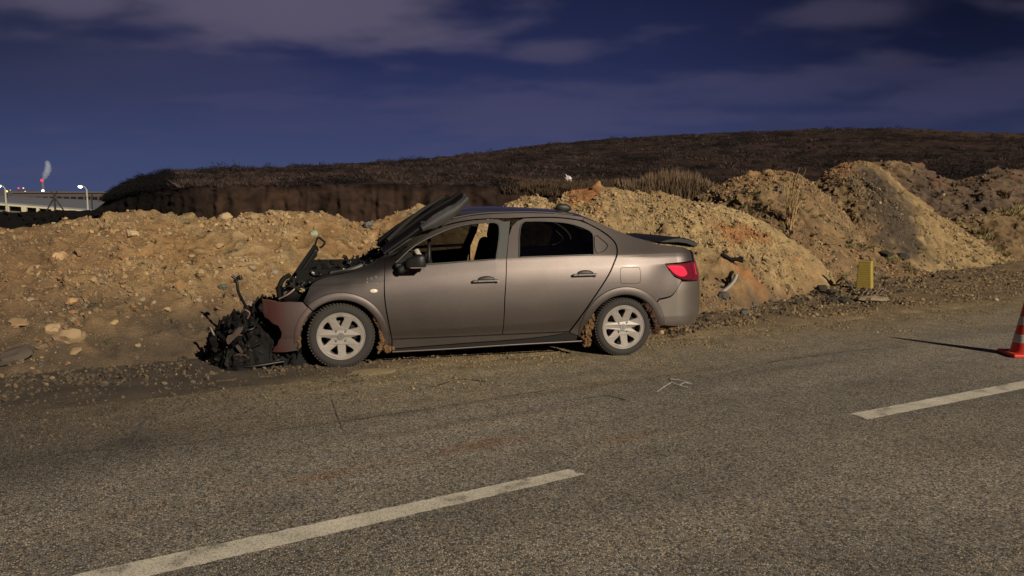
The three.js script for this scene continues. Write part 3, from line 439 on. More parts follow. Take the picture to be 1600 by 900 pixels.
// ------------------------------------------------------------------ the wrecked saloon: x runs from nose to tail, y up, the near side at z = 0
const car = thing('saloon_car', 'wrecked grey-brown four door saloon with its bonnet folded up against the windscreen', 'car', W1, CAR_TURN);
const WIDTH = 1.70;                                                       // the far side is the mirror image at z = -WIDTH - z
const M = {
  paint: new THREE.MeshPhysicalMaterial({ color: rgb([0.126, 0.107, 0.102]), map: dustMap, metalness: 0.75, roughness: 0.46, clearcoat: 1, clearcoatRoughness: 0.05 }),
  bumperLit: new THREE.MeshPhysicalMaterial({ color: rgb([0.185, 0.16, 0.143]), map: dustMap, metalness: 0.7, roughness: 0.46, clearcoat: 1, clearcoatRoughness: 0.05 }),  // paint lightened to stand in for stronger lamp light at the tail
  bumper: new THREE.MeshPhysicalMaterial({ color: rgb([0.235, 0.165, 0.155]), map: dustMap, metalness: 0.6, roughness: 0.42, clearcoat: 1, clearcoatRoughness: 0.05, vertexColors: true }),  // red cast of a lamp reflection is mixed into this colour
  pillar: mat([0.05, 0.052, 0.05], 0.45), black: new THREE.MeshPhysicalMaterial({ color: rgb([0.012, 0.012, 0.012]), roughness: 0.5, specularIntensity: 0.7 }), rubber: mat([0.02, 0.02, 0.021], 0.7), char: new THREE.MeshPhysicalMaterial({ color: rgb([0.007, 0.0065, 0.0065]), roughness: 0.75, specularIntensity: 0.3 }), charGloss: new THREE.MeshPhysicalMaterial({ color: rgb([0.008,0.0078,0.009]), roughness: 0.38, specularIntensity: 0.7 }), soot: new THREE.MeshPhysicalMaterial({ color: rgb([0.02,0.018,0.018]), roughness: 0.8, specularIntensity: 0.3 }), trim: new THREE.MeshPhysicalMaterial({ color: rgb([0.02, 0.02, 0.022]), roughness: 0.6, specularIntensity: 0.3 }), cloth: mat([0.018, 0.018, 0.02], 0.95),
  tyre: new THREE.MeshStandardMaterial({ color: rgb([0.034, 0.031, 0.029]), map: cloudMap, roughness: 0.9 }), tread: mat([0.042, 0.035, 0.029], 0.95),
  alloy: new THREE.MeshPhysicalMaterial({ color: rgb([0.285, 0.255, 0.232]), map: cloudMap, metalness: 0.2, roughness: 0.6, clearcoat: 0.15, clearcoatRoughness: 0.3 }), steel: mat([0.3, 0.29, 0.28], 0.4, 0.9), dull: mat([0.16, 0.15, 0.14], 0.6, 0.6), chrome: mat([0.6, 0.58, 0.55], 0.18, 0.9),
  tint: new THREE.MeshPhysicalMaterial({ color: rgb([0.11, 0.11, 0.115]), transmission: 1, thickness: 0, roughness: 0.03, ior: 1.5 }), glass: new THREE.MeshPhysicalMaterial({ color: rgb([0.75, 0.85, 0.8]), transmission: 1, thickness: 0, roughness: 0.05, ior: 1.5 }), cracked: new THREE.MeshPhysicalMaterial({ color: rgb([0.45, 0.62, 0.54]), transmission: 0.7, thickness: 0, roughness: 0.4, ior: 1.5 }),
  lens: new THREE.MeshPhysicalMaterial({ color: rgb([0.72, 0.03, 0.08]), roughness: 0.12, clearcoat: 1, clearcoatRoughness: 0.05 }), darkLens: new THREE.MeshPhysicalMaterial({ color: rgb([0.13, 0.007, 0.014]), roughness: 0.1, clearcoat: 1, clearcoatRoughness: 0.05 }), amber: new THREE.MeshPhysicalMaterial({ color: rgb([0.7, 0.62, 0.48]), roughness: 0.2, clearcoat: 1 }),
  mud: new THREE.MeshStandardMaterial({ color: rgb([0.27, 0.155, 0.07]), map: soilMap, bumpMap: soilBump, bumpScale: 0.01, roughness: 1 }), darkMud: new THREE.MeshStandardMaterial({ color: rgb([0.13, 0.065, 0.045]), map: soilMap, roughness: 1 }), liner: mat([0.18, 0.17, 0.155], 0.9), airbag: mat([0.34, 0.32, 0.28], 0.9),
};
M.sootAndFalloff = M.paint.clone(); M.sootAndFalloff.vertexColors = true;
for (const k of ['tint', 'glass', 'cracked']) M[k].side = THREE.DoubleSide;
const hLow = table([[-1, 0.3], [0.4, 0.315], [1.4, 0.335], [2.1, 0.362], [2.7, 0.38], [5, 0.38]]), hMid = table([[-1, 0.72], [0, 0.745], [0.5, 0.775], [1.4, 0.853], [2.0, 0.866], [2.6, 0.872], [3.1, 0.882], [5, 0.882]]);
const NOSE = -0.28, NR = 0.47, TAILS = 3.2, TR = 0.37;
function skin(a, h) {                                                     // a: length along the flank and round its ends; returns x, y, depth inwards
  const l = hLow(a), m = hMid(a); let w; const rear = ss(2.85, 3.1, a);
  if (h < l) w = -0.010 + 0.42 * (l - h) - 0.16 * Math.max(0, 0.27 - h); else if (h < m) { const t = (h - l) / (m - l); w = t < 0.55 ? -0.044 + 0.034 * Math.pow((0.55 - t) / 0.55, 2.2) : -0.044 + 0.024 * Math.pow((t - 0.55) / 0.45, 2.2); }
  else {
    const d = h - m, c = ss(0.25, 0.8, a), crease = -0.020 + 0.30 * Math.min(d, 0.1) + 0.54 * Math.max(0, d - 0.1), round = -0.020 + 0.11 * d + 2.0 * d * d * Math.min(1, 0.5 / (d + 0.3));
    w = lerp(round, crease, c);
  }
  if (h < m && rear > 0) w = lerp(w, -0.038 + 0.12 * Math.max(0, 0.36 - h) + 0.9 * Math.pow(Math.max(0, 0.32 - h), 2) * 4, rear) + rear * 0.018 * ss(0.6, m, h);
  if (h > 0.95) { w += (h - 0.95) * (0.28 * ss(1.2, 0.3, a) * 0.6 + 0.22 * ss(2.2, 2.9, a)); }
  w += 0.04 * Math.pow(Math.max(0, (a - 2.6) / 0.6), 2) - (a > TAILS ? 0.04 * (Math.pow((a - 2.6) / 0.6, 2) - Math.pow((TAILS - 2.6) / 0.6, 2)) : 0);
  let x = a;
  if (a < NOSE) { const t = (NOSE - a) / NR; x = NOSE - NR * Math.sin(t); w += NR * (1 - Math.cos(t)); }
  if (a > TAILS) { const t = (a - TAILS) / TR; if (t < Math.PI / 2) { x = TAILS + TR * Math.sin(t); w += TR * (1 - Math.cos(t)); } else { x = TAILS + TR; w += TR + (a - TAILS - TR * Math.PI / 2); } x -= 0.05 * ss(0.7, 0.95, h) * ss(0, 1, t) + 0.03 * ss(0.4, 0.28, h) * ss(0, 1, t); }
  return [x, h, w];
}
const warpTo = ([a, h]) => [a, (h - hLow(a)) / (hMid(a) - hLow(a))], warpBack = (a, e) => hLow(a) + e * (hMid(a) - hLow(a));
function rounded(poly, times = 2) { // cut every corner that is not marked sharp
  let p = poly.map((q) => [q[0], q[1], q[2] ?? 0]);
  for (let k = 0; k < times; k++) { const out = []; p.forEach((q, i) => { if (q[2]) { out.push(q); return; } const a = p[(i + p.length - 1) % p.length], b = p[(i + 1) % p.length]; out.push([lerp(q[0], a[0], 0.25), lerp(q[1], a[1], 0.25), 0], [lerp(q[0], b[0], 0.25), lerp(q[1], b[1], 0.25), 0]); }); p = out; }
  return p;
}
const areaOf = (p) => p.reduce((s, q, i) => { const r = p[(i + 1) % p.length]; return s + q[0] * r[1] - r[0] * q[1]; }, 0) / 2;
function dense(p, step = 0.03) { const out = []; p.forEach((q, i) => { const r = p[(i + 1) % p.length], n = Math.max(1, Math.ceil(Math.hypot(r[0] - q[0], r[1] - q[1]) / step)); for (let k = 0; k < n; k++) out.push([lerp(q[0], r[0], k / n), lerp(q[1], r[1], k / n)]); }); return out; }
function inset(p, d) { const s = Math.sign(areaOf(p)); return p.map((q, i) => { const a = p[(i + p.length - 1) % p.length], b = p[(i + 1) % p.length]; let nx = -(b[1] - a[1]) * s, ny = (b[0] - a[0]) * s; const l = Math.hypot(nx, ny) || 1; return [q[0] + nx / l * d, q[1] + ny / l * d]; }); }
function clipCell(poly, x0, x1, y0, y1) {
  let p = poly; for (const [ax, v, s] of [[0, x0, 1], [0, x1, -1], [1, y0, 1], [1, y1, -1]]) {
    const out = []; for (let i = 0; i < p.length; i++) { const a = p[i], b = p[(i + 1) % p.length], da = (a[ax] - v) * s, db = (b[ax] - v) * s; if (da >= 0) out.push(a); if ((da >= 0) !== (db >= 0)) { const t = da / (da - db); out.push([a[0] + (b[0] - a[0]) * t, a[1] + (b[1] - a[1]) * t]); } }
    p = out; if (!p.length) return p;
  } return p;
}
// smoke from the fire has settled on the metal beside the engine bay; lamp fall-off towards the nose and a dim band below the windows painted in
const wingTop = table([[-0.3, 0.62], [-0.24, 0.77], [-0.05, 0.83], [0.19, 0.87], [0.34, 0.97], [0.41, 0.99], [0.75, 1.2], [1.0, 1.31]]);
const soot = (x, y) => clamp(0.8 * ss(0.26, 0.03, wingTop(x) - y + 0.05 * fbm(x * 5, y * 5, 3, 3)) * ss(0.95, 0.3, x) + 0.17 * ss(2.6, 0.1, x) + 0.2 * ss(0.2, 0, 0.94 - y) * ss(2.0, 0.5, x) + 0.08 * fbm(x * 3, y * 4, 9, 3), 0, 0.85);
// a body panel: an outline in side view with holes, laid on the skin, its edges turned inwards
function panel(outline, holes = [], { gap = 0.0035, lift = 0, depth = 0.028, da = 0.04, de = 0.05, surf = skin, flange = true, vertexTint = null } = {}) {
  const outer = dense(inset(rounded(outline), gap)), inner = holes.map((h) => dense(rounded(h)));
  if (areaOf(outer) < 0) outer.reverse(); inner.forEach((h) => { if (areaOf(h) > 0) h.reverse(); });
  let poly = outer; for (const h of inner) { let best = 1e9, bi = 0, bj = 0; poly.forEach((a, i) => h.forEach((b, j) => { const d = (a[0] - b[0]) ** 2 + (a[1] - b[1]) ** 2; if (d < best) { best = d; bi = i; bj = j; } })); poly = [...poly.slice(0, bi + 1), ...h.slice(bj), ...h.slice(0, bj + 1), ...poly.slice(bi)]; }
  const wp = poly.map(warpTo), as = wp.map((p) => p[0]), es = wp.map((p) => p[1]), pos = [], nor = [];
  const pt = (a, e) => { const [x, y, w] = surf(a, warpBack(a, e)); return [x, y, -(w - lift)]; };
  const push = (a, e, ca, ce) => {
    const p = pt(a, e), k = 0.15, sa = a + (ca - a) * k, se = e + (ce - e) * k, h = 0.004, he = 0.006, u0 = pt(sa - h, se), u1 = pt(sa + h, se), v0 = pt(sa, se - he), v1 = pt(sa, se + he);
    const n = V(u1[0] - u0[0], u1[1] - u0[1], u1[2] - u0[2]).cross(V(v1[0] - v0[0], v1[1] - v0[1], v1[2] - v0[2])).normalize(); pos.push(...p); nor.push(n.x, n.y, n.z);
  };
  for (let e = Math.floor(Math.min(...es) / de) * de; e < Math.max(...es); e += de) {
    const row = clipCell(wp, -9, 9, e, e + de); if (row.length < 3) continue;
    for (let a = Math.floor(Math.min(...as) / da) * da; a < Math.max(...as); a += da) {
      const c = clipCell(row, a, a + da, e, e + de); if (c.length < 3) continue;
      const q = c.filter((p, i) => { const r = c[(i + 1) % c.length]; return Math.abs(p[0] - r[0]) + Math.abs(p[1] - r[1]) > 1e-7; }); if (q.length < 3 || Math.abs(areaOf(q)) < 1e-7) continue;
      for (const f of THREE.ShapeUtils.triangulateShape(q.map((p) => new THREE.Vector2(p[0], p[1])), [])) { const t = f.map((i) => q[i]), cross = (t[1][0] - t[0][0]) * (t[2][1] - t[0][1]) - (t[2][0] - t[0][0]) * (t[1][1] - t[0][1]); for (const i of cross < 0 ? [0, 2, 1] : [0, 1, 2]) push(t[i][0], t[i][1], a + da / 2, e + de / 2); }
    }
  }
  if (flange) for (const ring of [outer, ...inner]) for (let i = 0; i < ring.length; i++) {
    const A = ring[i], B = ring[(i + 1) % ring.length], a0 = pt(...warpTo(A)), b0 = pt(...warpTo(B)), a1 = [a0[0], a0[1], a0[2] - depth], b1 = [b0[0], b0[1], b0[2] - depth], n = V(B[1] - A[1], A[0] - B[0], 0).normalize();
    for (const p of [a0, a1, b1, a0, b1, b0]) { pos.push(...p); nor.push(n.x, n.y, 0); }
  }
  const uv = [], col = []; for (let i = 0; i < pos.length; i += 3) { uv.push(pos[i] * 0.6, (pos[i + 1] - pos[i + 2]) * 0.6); if (vertexTint) { const g = vertexTint(pos[i], pos[i + 1]), k = 1 - g; if (g.length) col.push(...g); else col.push(k, k * 0.99, k * 0.985); } }
  return geoFrom(pos, null, vertexTint ? { nor, uv, col } : { nor, uv });
}
function mirrored(g) { const m = g.clone(), P = m.attributes.position, N = m.attributes.normal; for (let i = 0; i < P.count; i++) { P.setZ(i, -WIDTH - P.getZ(i)); N.setZ(i, -N.getZ(i)); } for (const A of [P, N]) for (let i = 0; i < A.count; i += 3) for (let k = 0; k < 3; k++) { const a = A.array, p = (i + 1) * 3 + k, q = (i + 2) * 3 + k, t = a[p]; a[p] = a[q]; a[q] = t; } return m; }
const side = (name, geo, m, both = true) => { const a = mesh(name, geo, m, car); if (both) mesh(name, mirrored(geo), m, car); return a; };
function arc(cx, cy, r, a0, a1, n = 18) { const o = []; for (let i = 0; i <= n; i++) { const a = (a0 + (a1 - a0) * i / n) * Math.PI / 180; o.push([cx + r * Math.cos(a), cy + r * Math.sin(a), 1]); } return o; }
const FA = [0.0, 0.262, 0.352], RA = [2.642, 0.242, 0.355];                // wheel openings
const edgeTop = table([[0.3, 0.955], [0.41, 0.99], [0.75, 1.205], [0.87, 1.263], [1.0, 1.316], [1.27, 1.362], [1.63, 1.378], [1.94, 1.374], [2.15, 1.36], [2.3, 1.335], [2.45, 1.283], [2.65, 1.196], [2.86, 1.124], [3.04, 1.07], [3.2, 1.058], [3.36, 1.035], [3.5, 1.01]]);
const winF = [[0.49, 0.925, 1], [0.63, 1.05], [0.75, 1.12], [0.87, 1.175], [1.01, 1.232], [1.16, 1.268], [1.33, 1.283], [1.465, 1.283], [1.462, 1.17], [1.402, 0.952, 1], [0.77, 0.915, 1], [0.5, 0.902, 1]];
const winR = [[1.665, 1.29], [1.8, 1.296], [1.94, 1.292], [2.08, 1.283], [2.18, 1.265], [2.28, 1.232], [2.375, 1.185], [2.36, 1.08], [2.345, 0.982, 1], [1.625, 0.967, 1]];
const quarter = [[2.385, 1.18], [2.45, 1.125], [2.505, 1.075], [2.50, 1.045], [2.445, 0.998], [2.36, 0.984]];
const doorF = [[0.40, 0.965, 1], [0.385, 0.73], [0.392, 0.55], [0.45, 0.242, 1], [0.96, 0.244, 1], [1.468, 0.248, 1], [1.475, 0.6, 1], [1.502, 0.945, 1], [1.585, 1.315], [1.27, 1.314], [1.02, 1.274], [0.87, 1.218], [0.73, 1.148], [0.58, 1.052], [0.47, 0.975]];
const doorR = (x0) => [[x0 + 1.492, 0.248, 1], [x0 + 1.499, 0.6, 1], [x0 + 1.524, 0.945, 1], [x0 + 1.60, 1.318], [1.94, 1.33], [2.14, 1.318], [2.29, 1.292], [2.48, 1.19], [2.575, 1.102], [2.59, 1.05], [2.58, 0.985], [2.525, 0.88], [2.475, 0.785], [2.295, 0.53], [2.115, 0.252, 1]];
const gF = panel(doorF, [winF], { vertexTint: soot }), gR = panel(doorR(-0.021), [winR, quarter], { vertexTint: soot });
const nearDoor = part('front_door', car); mesh('door_skin', gF, M.sootAndFalloff, nearDoor);
const rearDoor = part('rear_door', car); mesh('door_skin', gR, M.sootAndFalloff, rearDoor);
const farRear = part('rear_door', car); mesh('door_skin', mirrored(panel([[1.66, 0.252, 1], [1.66, 1.31, 1], ...doorR(0).slice(4)], [winR.map(([a, h, s]) => [Math.max(a, 1.7), h, s]), quarter])), M.paint, farRear);
for (const [d, flip] of [[rearDoor, (g) => g], [farRear, mirrored]]) {
  mesh('window_glass', flip(panel(flip === mirrored ? winR.map(([a, h, s]) => [Math.max(a, 1.7), h, s]) : winR, [], { gap: -0.006, lift: -0.012, flange: false })), M.tint, d);
  mesh('quarter_trim', flip(panel(quarter, [], { gap: 0.006, lift: -0.003, depth: 0.012 })), flip === mirrored ? M.trim : M.paint, d);
}
// thin window mouldings, the lighter edges of the frames
function moulding(loop, r, m, parent, closed = true, lift = 0.004) { const pts = dense(rounded(loop), 0.04).map(([a, h]) => { const [x, y, w] = skin(a, h); return V(x, y, -(w - lift)); }); return mesh('window_moulding', new THREE.TubeGeometry(new THREE.CatmullRomCurve3(pts, closed), pts.length * 2, r, 5, closed), m, parent); }
moulding(winR, 0.0055, M.pillar, rearDoor); moulding(winF, 0.006, M.pillar, nearDoor); moulding(quarter, 0.004, M.pillar, rearDoor);
// black pillar cover between the door windows
mesh('pillar_cover', panel([[1.467, 1.285, 1], [1.578, 1.297, 1], [1.502, 0.952, 1], [1.408, 0.955, 1], [1.466, 1.17, 1]], [], { gap: 0.002, lift: 0.003, depth: 0.01 }), M.pillar, nearDoor);
// handles
for (const [d, x0, h, x1] of [[nearDoor, 1.17, 0.757, 1.425], [rearDoor, 2.115, 0.795, 2.365]]) {
  const c = (x0 + x1) / 2 + 0.01, hd = part('door_handle', d), z = -skin(c, h)[2];
  const cup = new THREE.SphereGeometry(1, 20, 10); cup.scale(0.088, 0.036, 0.016); mesh('recess', placed(cup, c + 0.0, h + 0.008, z - 0.007), M.black, hd);
  const g = new THREE.CapsuleGeometry(0.0135, x1 - x0 - 0.03, 6, 12); g.scale(1, 1, 0.9); mesh('grip', placed(g, (x0 + x1) / 2, h, z + 0.022, 0, 0, Math.PI / 2 + 0.01), M.paint, hd);
  const c2 = new THREE.CapsuleGeometry(0.007, x1 - x0 - 0.08, 5, 10); mesh('grip_trim', placed(c2, (x0 + x1) / 2 + 0.02, h + 0.002, z + 0.034, 0, 0, Math.PI / 2 + 0.01), M.alloy, hd);
  mesh('lock', placed(new THREE.CylinderGeometry(0.011, 0.011, 0.012, 14), x1 - 0.015, h, z + 0.034, Math.PI / 2, 0, 0), M.steel, hd);
}
// far front door, swung open a little on its hinges
{
  const d = part('front_door', car); d.position.set(0.42, 0, -WIDTH - 0.0); d.rotation.y = 0.27; d.userData.label = 'far front door standing ajar';
  const shift = (g) => g.clone().translate(-0.42, 0, WIDTH);
  mesh('door_skin', shift(mirrored(gF)), M.sootAndFalloff, d);
  const [, , z0] = [0, 0, 0.05], inner = panel([[0.44, 0.93, 1], [0.44, 0.28, 1], [1.44, 0.28, 1], [1.46, 0.94, 1], [0.8, 0.905, 1]], [], { lift: -0.055, depth: 0.02 });
  mesh('inner_trim', shift(mirrored(inner)), M.trim, d); mesh('window_glass', shift(mirrored(panel(winF, [], { gap: -0.006, lift: -0.012, flange: false }))), M.tint, d);
  mesh('window_sill', tube([V(0.05, 0.955, 0.03), V(0.4, 0.975, 0.045), V(0.75, 0.985, 0.05), V(1.0, 0.99, 0.05)], 0.016), M.airbag, d);
  mesh('door_edge', tube([V(1.055, 0.28, 0.02), V(1.065, 0.65, 0.045), V(1.085, 0.95, 0.02), V(1.155, 1.27, -0.12)], 0.012), M.dull, d);
}
const fender = [[-0.315, 0.612, 1], [-0.275, 0.69], [-0.245, 0.765], [-0.14, 0.812], [-0.05, 0.832], [0.19, 0.872], [0.29, 0.92], [0.345, 0.972], [0.41, 0.995, 1], [0.405, 0.96, 1], [0.382, 0.73], [0.388, 0.55], [0.447, 0.24, 1], [0.447, 0.13, 1], ...arc(...FA, -20, 128), [-0.275, 0.565, 1]];
side('front_fender', panel(fender, [], { vertexTint: soot }), M.sootAndFalloff);
const fb = [[-0.318, 0.607, 1], [-0.278, 0.56, 1], ...arc(...FA, 132, 192, 10), [-0.37, 0.172, 1], [-0.5, 0.15, 1], [-0.63, 0.142, 1], [-0.575, 0.215, 1], [-0.555, 0.262, 1], [-0.535, 0.275, 1], [-0.52, 0.33, 1], [-0.55, 0.39, 1], [-0.60, 0.40, 1], [-0.665, 0.44, 1], [-0.72, 0.455, 1], [-0.745, 0.5, 1], [-0.735, 0.56, 1], [-0.76, 0.618, 1], [-0.60, 0.615, 1], [-0.52, 0.606, 1], [-0.43, 0.612, 1]];
const redReflection = (x, y) => mixc([0.8, 0.86, 0.87], [1.0, 0.56, 0.55], ss(-0.38, -0.62, x + 0.1 * fbm(x * 5, y * 5, 2, 3)));  // red lamp reflection painted onto the nose end of the bumper
const fbm_ = mesh('front_bumper', panel(fb, [], { depth: 0.02, vertexTint: redReflection }), M.bumper, car); fbm_.userData.label = 'torn corner of the front bumper with a painted red reflection';
{ // the creased lower lip of the torn bumper
  const lip = panel([[-0.36, 0.20, 1], [-0.37, 0.168, 1], [-0.5, 0.146, 1], [-0.64, 0.138, 1], [-0.6, 0.2, 1], [-0.5, 0.225, 1], [-0.37, 0.235, 1]], [], { lift: 0.014, depth: 0.02, vertexTint: redReflection }); mesh('bumper_lip', lip, M.bumper, car);
}
const rq = [[2.29, 1.298, 1], [2.31, 1.325, 1], [2.45, 1.276], [2.65, 1.19], [2.86, 1.118], [3.04, 1.064], [3.2, 1.052], [3.36, 1.03], [3.44, 0.99, 1], [3.46, 0.9, 1], [3.38, 0.899, 1], [3.06, 0.882, 1], [3.115, 0.81, 1], [3.165, 0.755, 1], [3.243, 0.722, 1], [3.235, 0.695], [3.18, 0.615], [3.13, 0.566], [3.0, 0.548, 1], ...arc(RA[0], RA[1], RA[2], 38, 188, 30), [2.25, 0.19, 1], [2.12, 0.24, 1], [2.30, 0.527], [2.482, 0.783], [2.532, 0.878], [2.588, 0.983], [2.598, 1.05], [2.583, 1.106], [2.487, 1.196]];
const fuel = [[2.61, 0.857], [2.70, 0.858], [2.785, 0.857], [2.799, 0.845], [2.802, 0.78], [2.799, 0.715], [2.785, 0.703], [2.7, 0.702], [2.61, 0.703], [2.597, 0.715], [2.594, 0.78], [2.597, 0.845]];
const qn = mesh('rear_fender', panel(rq, [fuel]), M.paint, car); mesh('rear_fender', mirrored(panel(rq)), M.paint, car);
mesh('fuel_flap', panel(fuel, [], { gap: 0.004 }), M.paint, car);
// bumper wraps round the tail; the lamps do so too
const rb = [[3.0, 0.538, 1], [3.125, 0.556], [3.175, 0.61], [3.228, 0.69], [3.243, 0.708, 1], [3.42, 0.704, 1], [4.42, 0.704, 1], [4.42, 0.29, 1], [3.6, 0.284], [3.46, 0.272], [3.18, 0.262], [3.03, 0.29, 1], ...arc(RA[0], RA[1], RA[2], 8, 36, 8)];
side('rear_bumper', panel(rb), M.bumperLit);
const lampA = [[3.066, 0.872, 1], [3.2, 0.881], [3.385, 0.892, 1], [3.40, 0.72, 1], [3.243, 0.725], [3.168, 0.765], [3.12, 0.815]], lampB = [[3.388, 0.893, 1], [3.62, 0.893, 1], [3.62, 0.71, 1], [3.36, 0.712, 1], [3.403, 0.74, 1]];
for (const flip of [(g) => g, mirrored]) {
  const l = part('tail_light', car);
  mesh('lens', flip(panel([[3.08, 0.866, 1], [3.19, 0.868], [3.265, 0.856], [3.305, 0.81], [3.315, 0.772], [3.25, 0.748], [3.175, 0.775], [3.12, 0.822]], [], { gap: 0.001, lift: 0.008, depth: 0.02 })), M.lens, l);
  mesh('outer_lens', flip(panel(lampA, [], { gap: 0.002, lift: 0.003, depth: 0.03 })), M.darkLens, l); mesh('lens', flip(panel([[3.455, 0.87, 1], [3.485, 0.87, 1], [3.478, 0.765, 1], [3.45, 0.765, 1]], [], { gap: 0, lift: 0.007, depth: 0.015 })), M.lens, l); mesh('outer_lens', flip(panel(lampB, [], { gap: 0.0, lift: 0.003, depth: 0.03 })), M.darkLens, l);
}
// tailgate below and behind
{ const g = panel([[3.5, 0.99, 1], [3.5, 0.712, 1], [4.42, 0.712, 1], [4.42, 0.99, 1]], [], { lift: -0.004 }); const t = part('boot_lid', car); mesh('boot_back', g, M.paint, t); mesh('boot_back', mirrored(g), M.paint, t);
  const as = [], nx = 12, nw = 26, pos = [], idx = [], nor = null; for (let i = 0; i <= nx; i++) for (let j = 0; j <= nw; j++) { const a = lerp(3.0, 3.42, i / nx), he = edgeTop(a), w0 = skin(Math.min(a, 3.16), he)[2] + 0.02, x = j / nw * 2 - 1; pos.push(a + 0.05 * (1 - x * x) * i / nx, he + 0.022 * (1 - Math.pow(Math.abs(x), 2.4)) - (i === nx ? 0.01 : 0), lerp(-w0, -WIDTH + w0, j / nw)); if (i && j) { const q = (i - 1) * (nw + 1) + j - 1; idx.push(q, q + 1, q + nw + 1, q + 1, q + nw + 2, q + nw + 1); } }
  const G = geoFrom(pos, idx); G.setAttribute('uv', new THREE.Float32BufferAttribute(pos.flatMap((_, i) => (i % 3 ? [] : [pos[i] * 0.6, pos[i + 2] * 0.6])), 2)); mesh('boot_top', G, M.paint, t);
  // spoiler
  const prof = new THREE.Shape(); [[3.09, 1.088], [3.16, 1.103], [3.24, 1.118], [3.31, 1.121], [3.39, 1.106], [3.46, 1.084], [3.486, 1.062], [3.48, 1.046], [3.46, 1.042], [3.42, 1.058], [3.37, 1.075], [3.28, 1.086], [3.16, 1.086]].forEach(([x, y], i) => (i ? prof.lineTo(x, y) : prof.moveTo(x, y)));
  const sp = new THREE.ExtrudeGeometry(prof, { depth: WIDTH - 0.5, bevelEnabled: true, bevelSize: 0.012, bevelThickness: 0.05, bevelSegments: 3, curveSegments: 8 }); sp.translate(0, -0.004, -WIDTH + 0.25); mesh('spoiler', sp, M.black, car);
}
// flared lips of the wheel openings
function flare([cx, cy, r], a0, a1, wide, m = M.paint) {
  const pos = [], idx = [], n = 60, k = [[0.0, 0.026, 0.05], [0.004, 0.0, 0.008], [0.012, -0.010], [0.03, -0.013], [wide * 0.72, -0.011], [wide * 0.9, -0.008], [wide, 0.002]], q = k.length;
  for (let i = 0; i <= n; i++) { const a = (a0 + (a1 - a0) * i / n) * Math.PI / 180; k.forEach(([dr, dw]) => { const x = cx + (r + dr - 0.004) * Math.cos(a), y = cy + (r + dr - 0.004) * Math.sin(a), s = skin(x, Math.max(y, 0.16)); pos.push(s[0], y, -(s[2] + dw)); }); }
  for (let i = 0; i < n; i++) for (let j = 0; j < q - 1; j++) { const a = i * q + j; idx.push(a, a + 1, a + q, a + 1, a + q + 1, a + q); }
  const g = geoFrom(pos, idx), P = g.attributes.position, uv = []; for (let i = 0; i < P.count; i++) uv.push(P.getX(i) * 0.6, P.getY(i) * 0.6); g.setAttribute('uv', new THREE.Float32BufferAttribute(uv, 2));
  const t = toCreasedNormals(g, 0.6); return t;
}
side('wheel_arch', flare(FA, -18, 131, 0.075), M.paint); mesh('wheel_arch', flare(FA, 132.5, 190, 0.06), M.bumper, car); side('wheel_arch', flare(RA, 6, 186, 0.085), M.paint);
// sill with its bright lower face
{
  const g = panel([[0.452, 0.238, 1], [1.11, 0.241, 1], [2.09, 0.250, 1], [2.10, 0.243, 1], [1.9, 0.212], [1.6, 0.192], [1.2, 0.182], [0.8, 0.165], [0.452, 0.152, 1]], [], { lift: 0.016, depth: 0.03 }); side('side_skirt', g, M.paint);
  const h = panel([[0.452, 0.245, 1], [2.12, 0.25, 1], [2.26, 0.20, 1], [2.25, 0.155, 1], [1.4, 0.14, 1], [0.452, 0.118, 1]], [], { lift: -0.012, depth: 0.03 }); side('sill', h, M.soot);
  side('sill_edge', tube([V(0.45, 0.124, -0.02), V(1.0, 0.132, -0.022), V(1.5, 0.145, -0.022), V(2.24, 0.156, -0.025)], 0.009, 20, 6), M.paint);
  const fl = mesh('floor_pan', placed(new RoundedBoxGeometry(3.1, 0.1, 1.4, 2, 0.03), 1.4, 0.25, -WIDTH / 2), M.char, car);
}
// roof rails and pillars, roof, windscreen, rear window
const rail = [[0.35, 0.978, 1], [0.41, 0.985, 1], [0.75, 1.2], [0.87, 1.258], [1.0, 1.311], [1.27, 1.357], [1.63, 1.373], [1.94, 1.369], [2.15, 1.355], [2.31, 1.329, 1], [2.285, 1.3, 1], [2.14, 1.325], [1.94, 1.337], [1.6, 1.325], [1.585, 1.322], [1.27, 1.321], [1.02, 1.281], [0.87, 1.225], [0.73, 1.155], [0.58, 1.06], [0.47, 0.983], [0.42, 0.962, 1]];
side('roof_rail', panel(rail, [], { gap: 0.0015, vertexTint: soot }), M.sootAndFalloff);
const crown = table([[0.36, 0.99], [0.41, 1.015], [0.75, 1.24], [0.87, 1.305], [1.0, 1.372], [1.1, 1.409], [1.27, 1.431], [1.5, 1.434], [1.7, 1.429], [2.0, 1.415], [2.15, 1.403], [2.33, 1.372], [2.45, 1.32], [2.65, 1.222], [2.86, 1.146], [3.04, 1.088]]);
function across_(a0, a1, n, inset_ = 0.0, sag = 0, bulge = 0) {
  const pos = [], idx = [], uv = [], nw = 32; for (let i = 0; i <= n; i++) for (let j = 0; j <= nw; j++) { const a = lerp(a0, a1, i / n), he = edgeTop(a) - 0.004, hc = crown(a), w0 = skin(a, he)[2] + inset_, t = j / nw, x = Math.abs(2 * t - 1), k = 1 - Math.pow(x, 2.6); pos.push(a - bulge * (1 - x * x), lerp(he, hc, k) - sag, lerp(-w0, -WIDTH + w0, t)); uv.push(a * 0.6, t); if (i && j) { const q = (i - 1) * (nw + 1) + j - 1; idx.push(q, q + 1, q + nw + 1, q + 1, q + nw + 2, q + nw + 1); } } return geoFrom(pos, idx, { uv });
}
mesh('roof', across_(1.04, 2.32, 40), M.paint, car); mesh('rear_window', across_(2.345, 2.99, 16, 0.03, 0.0), M.tint, car); mesh('windscreen', across_(0.44, 1.03, 14, 0.02, 0.005), M.cracked, car);
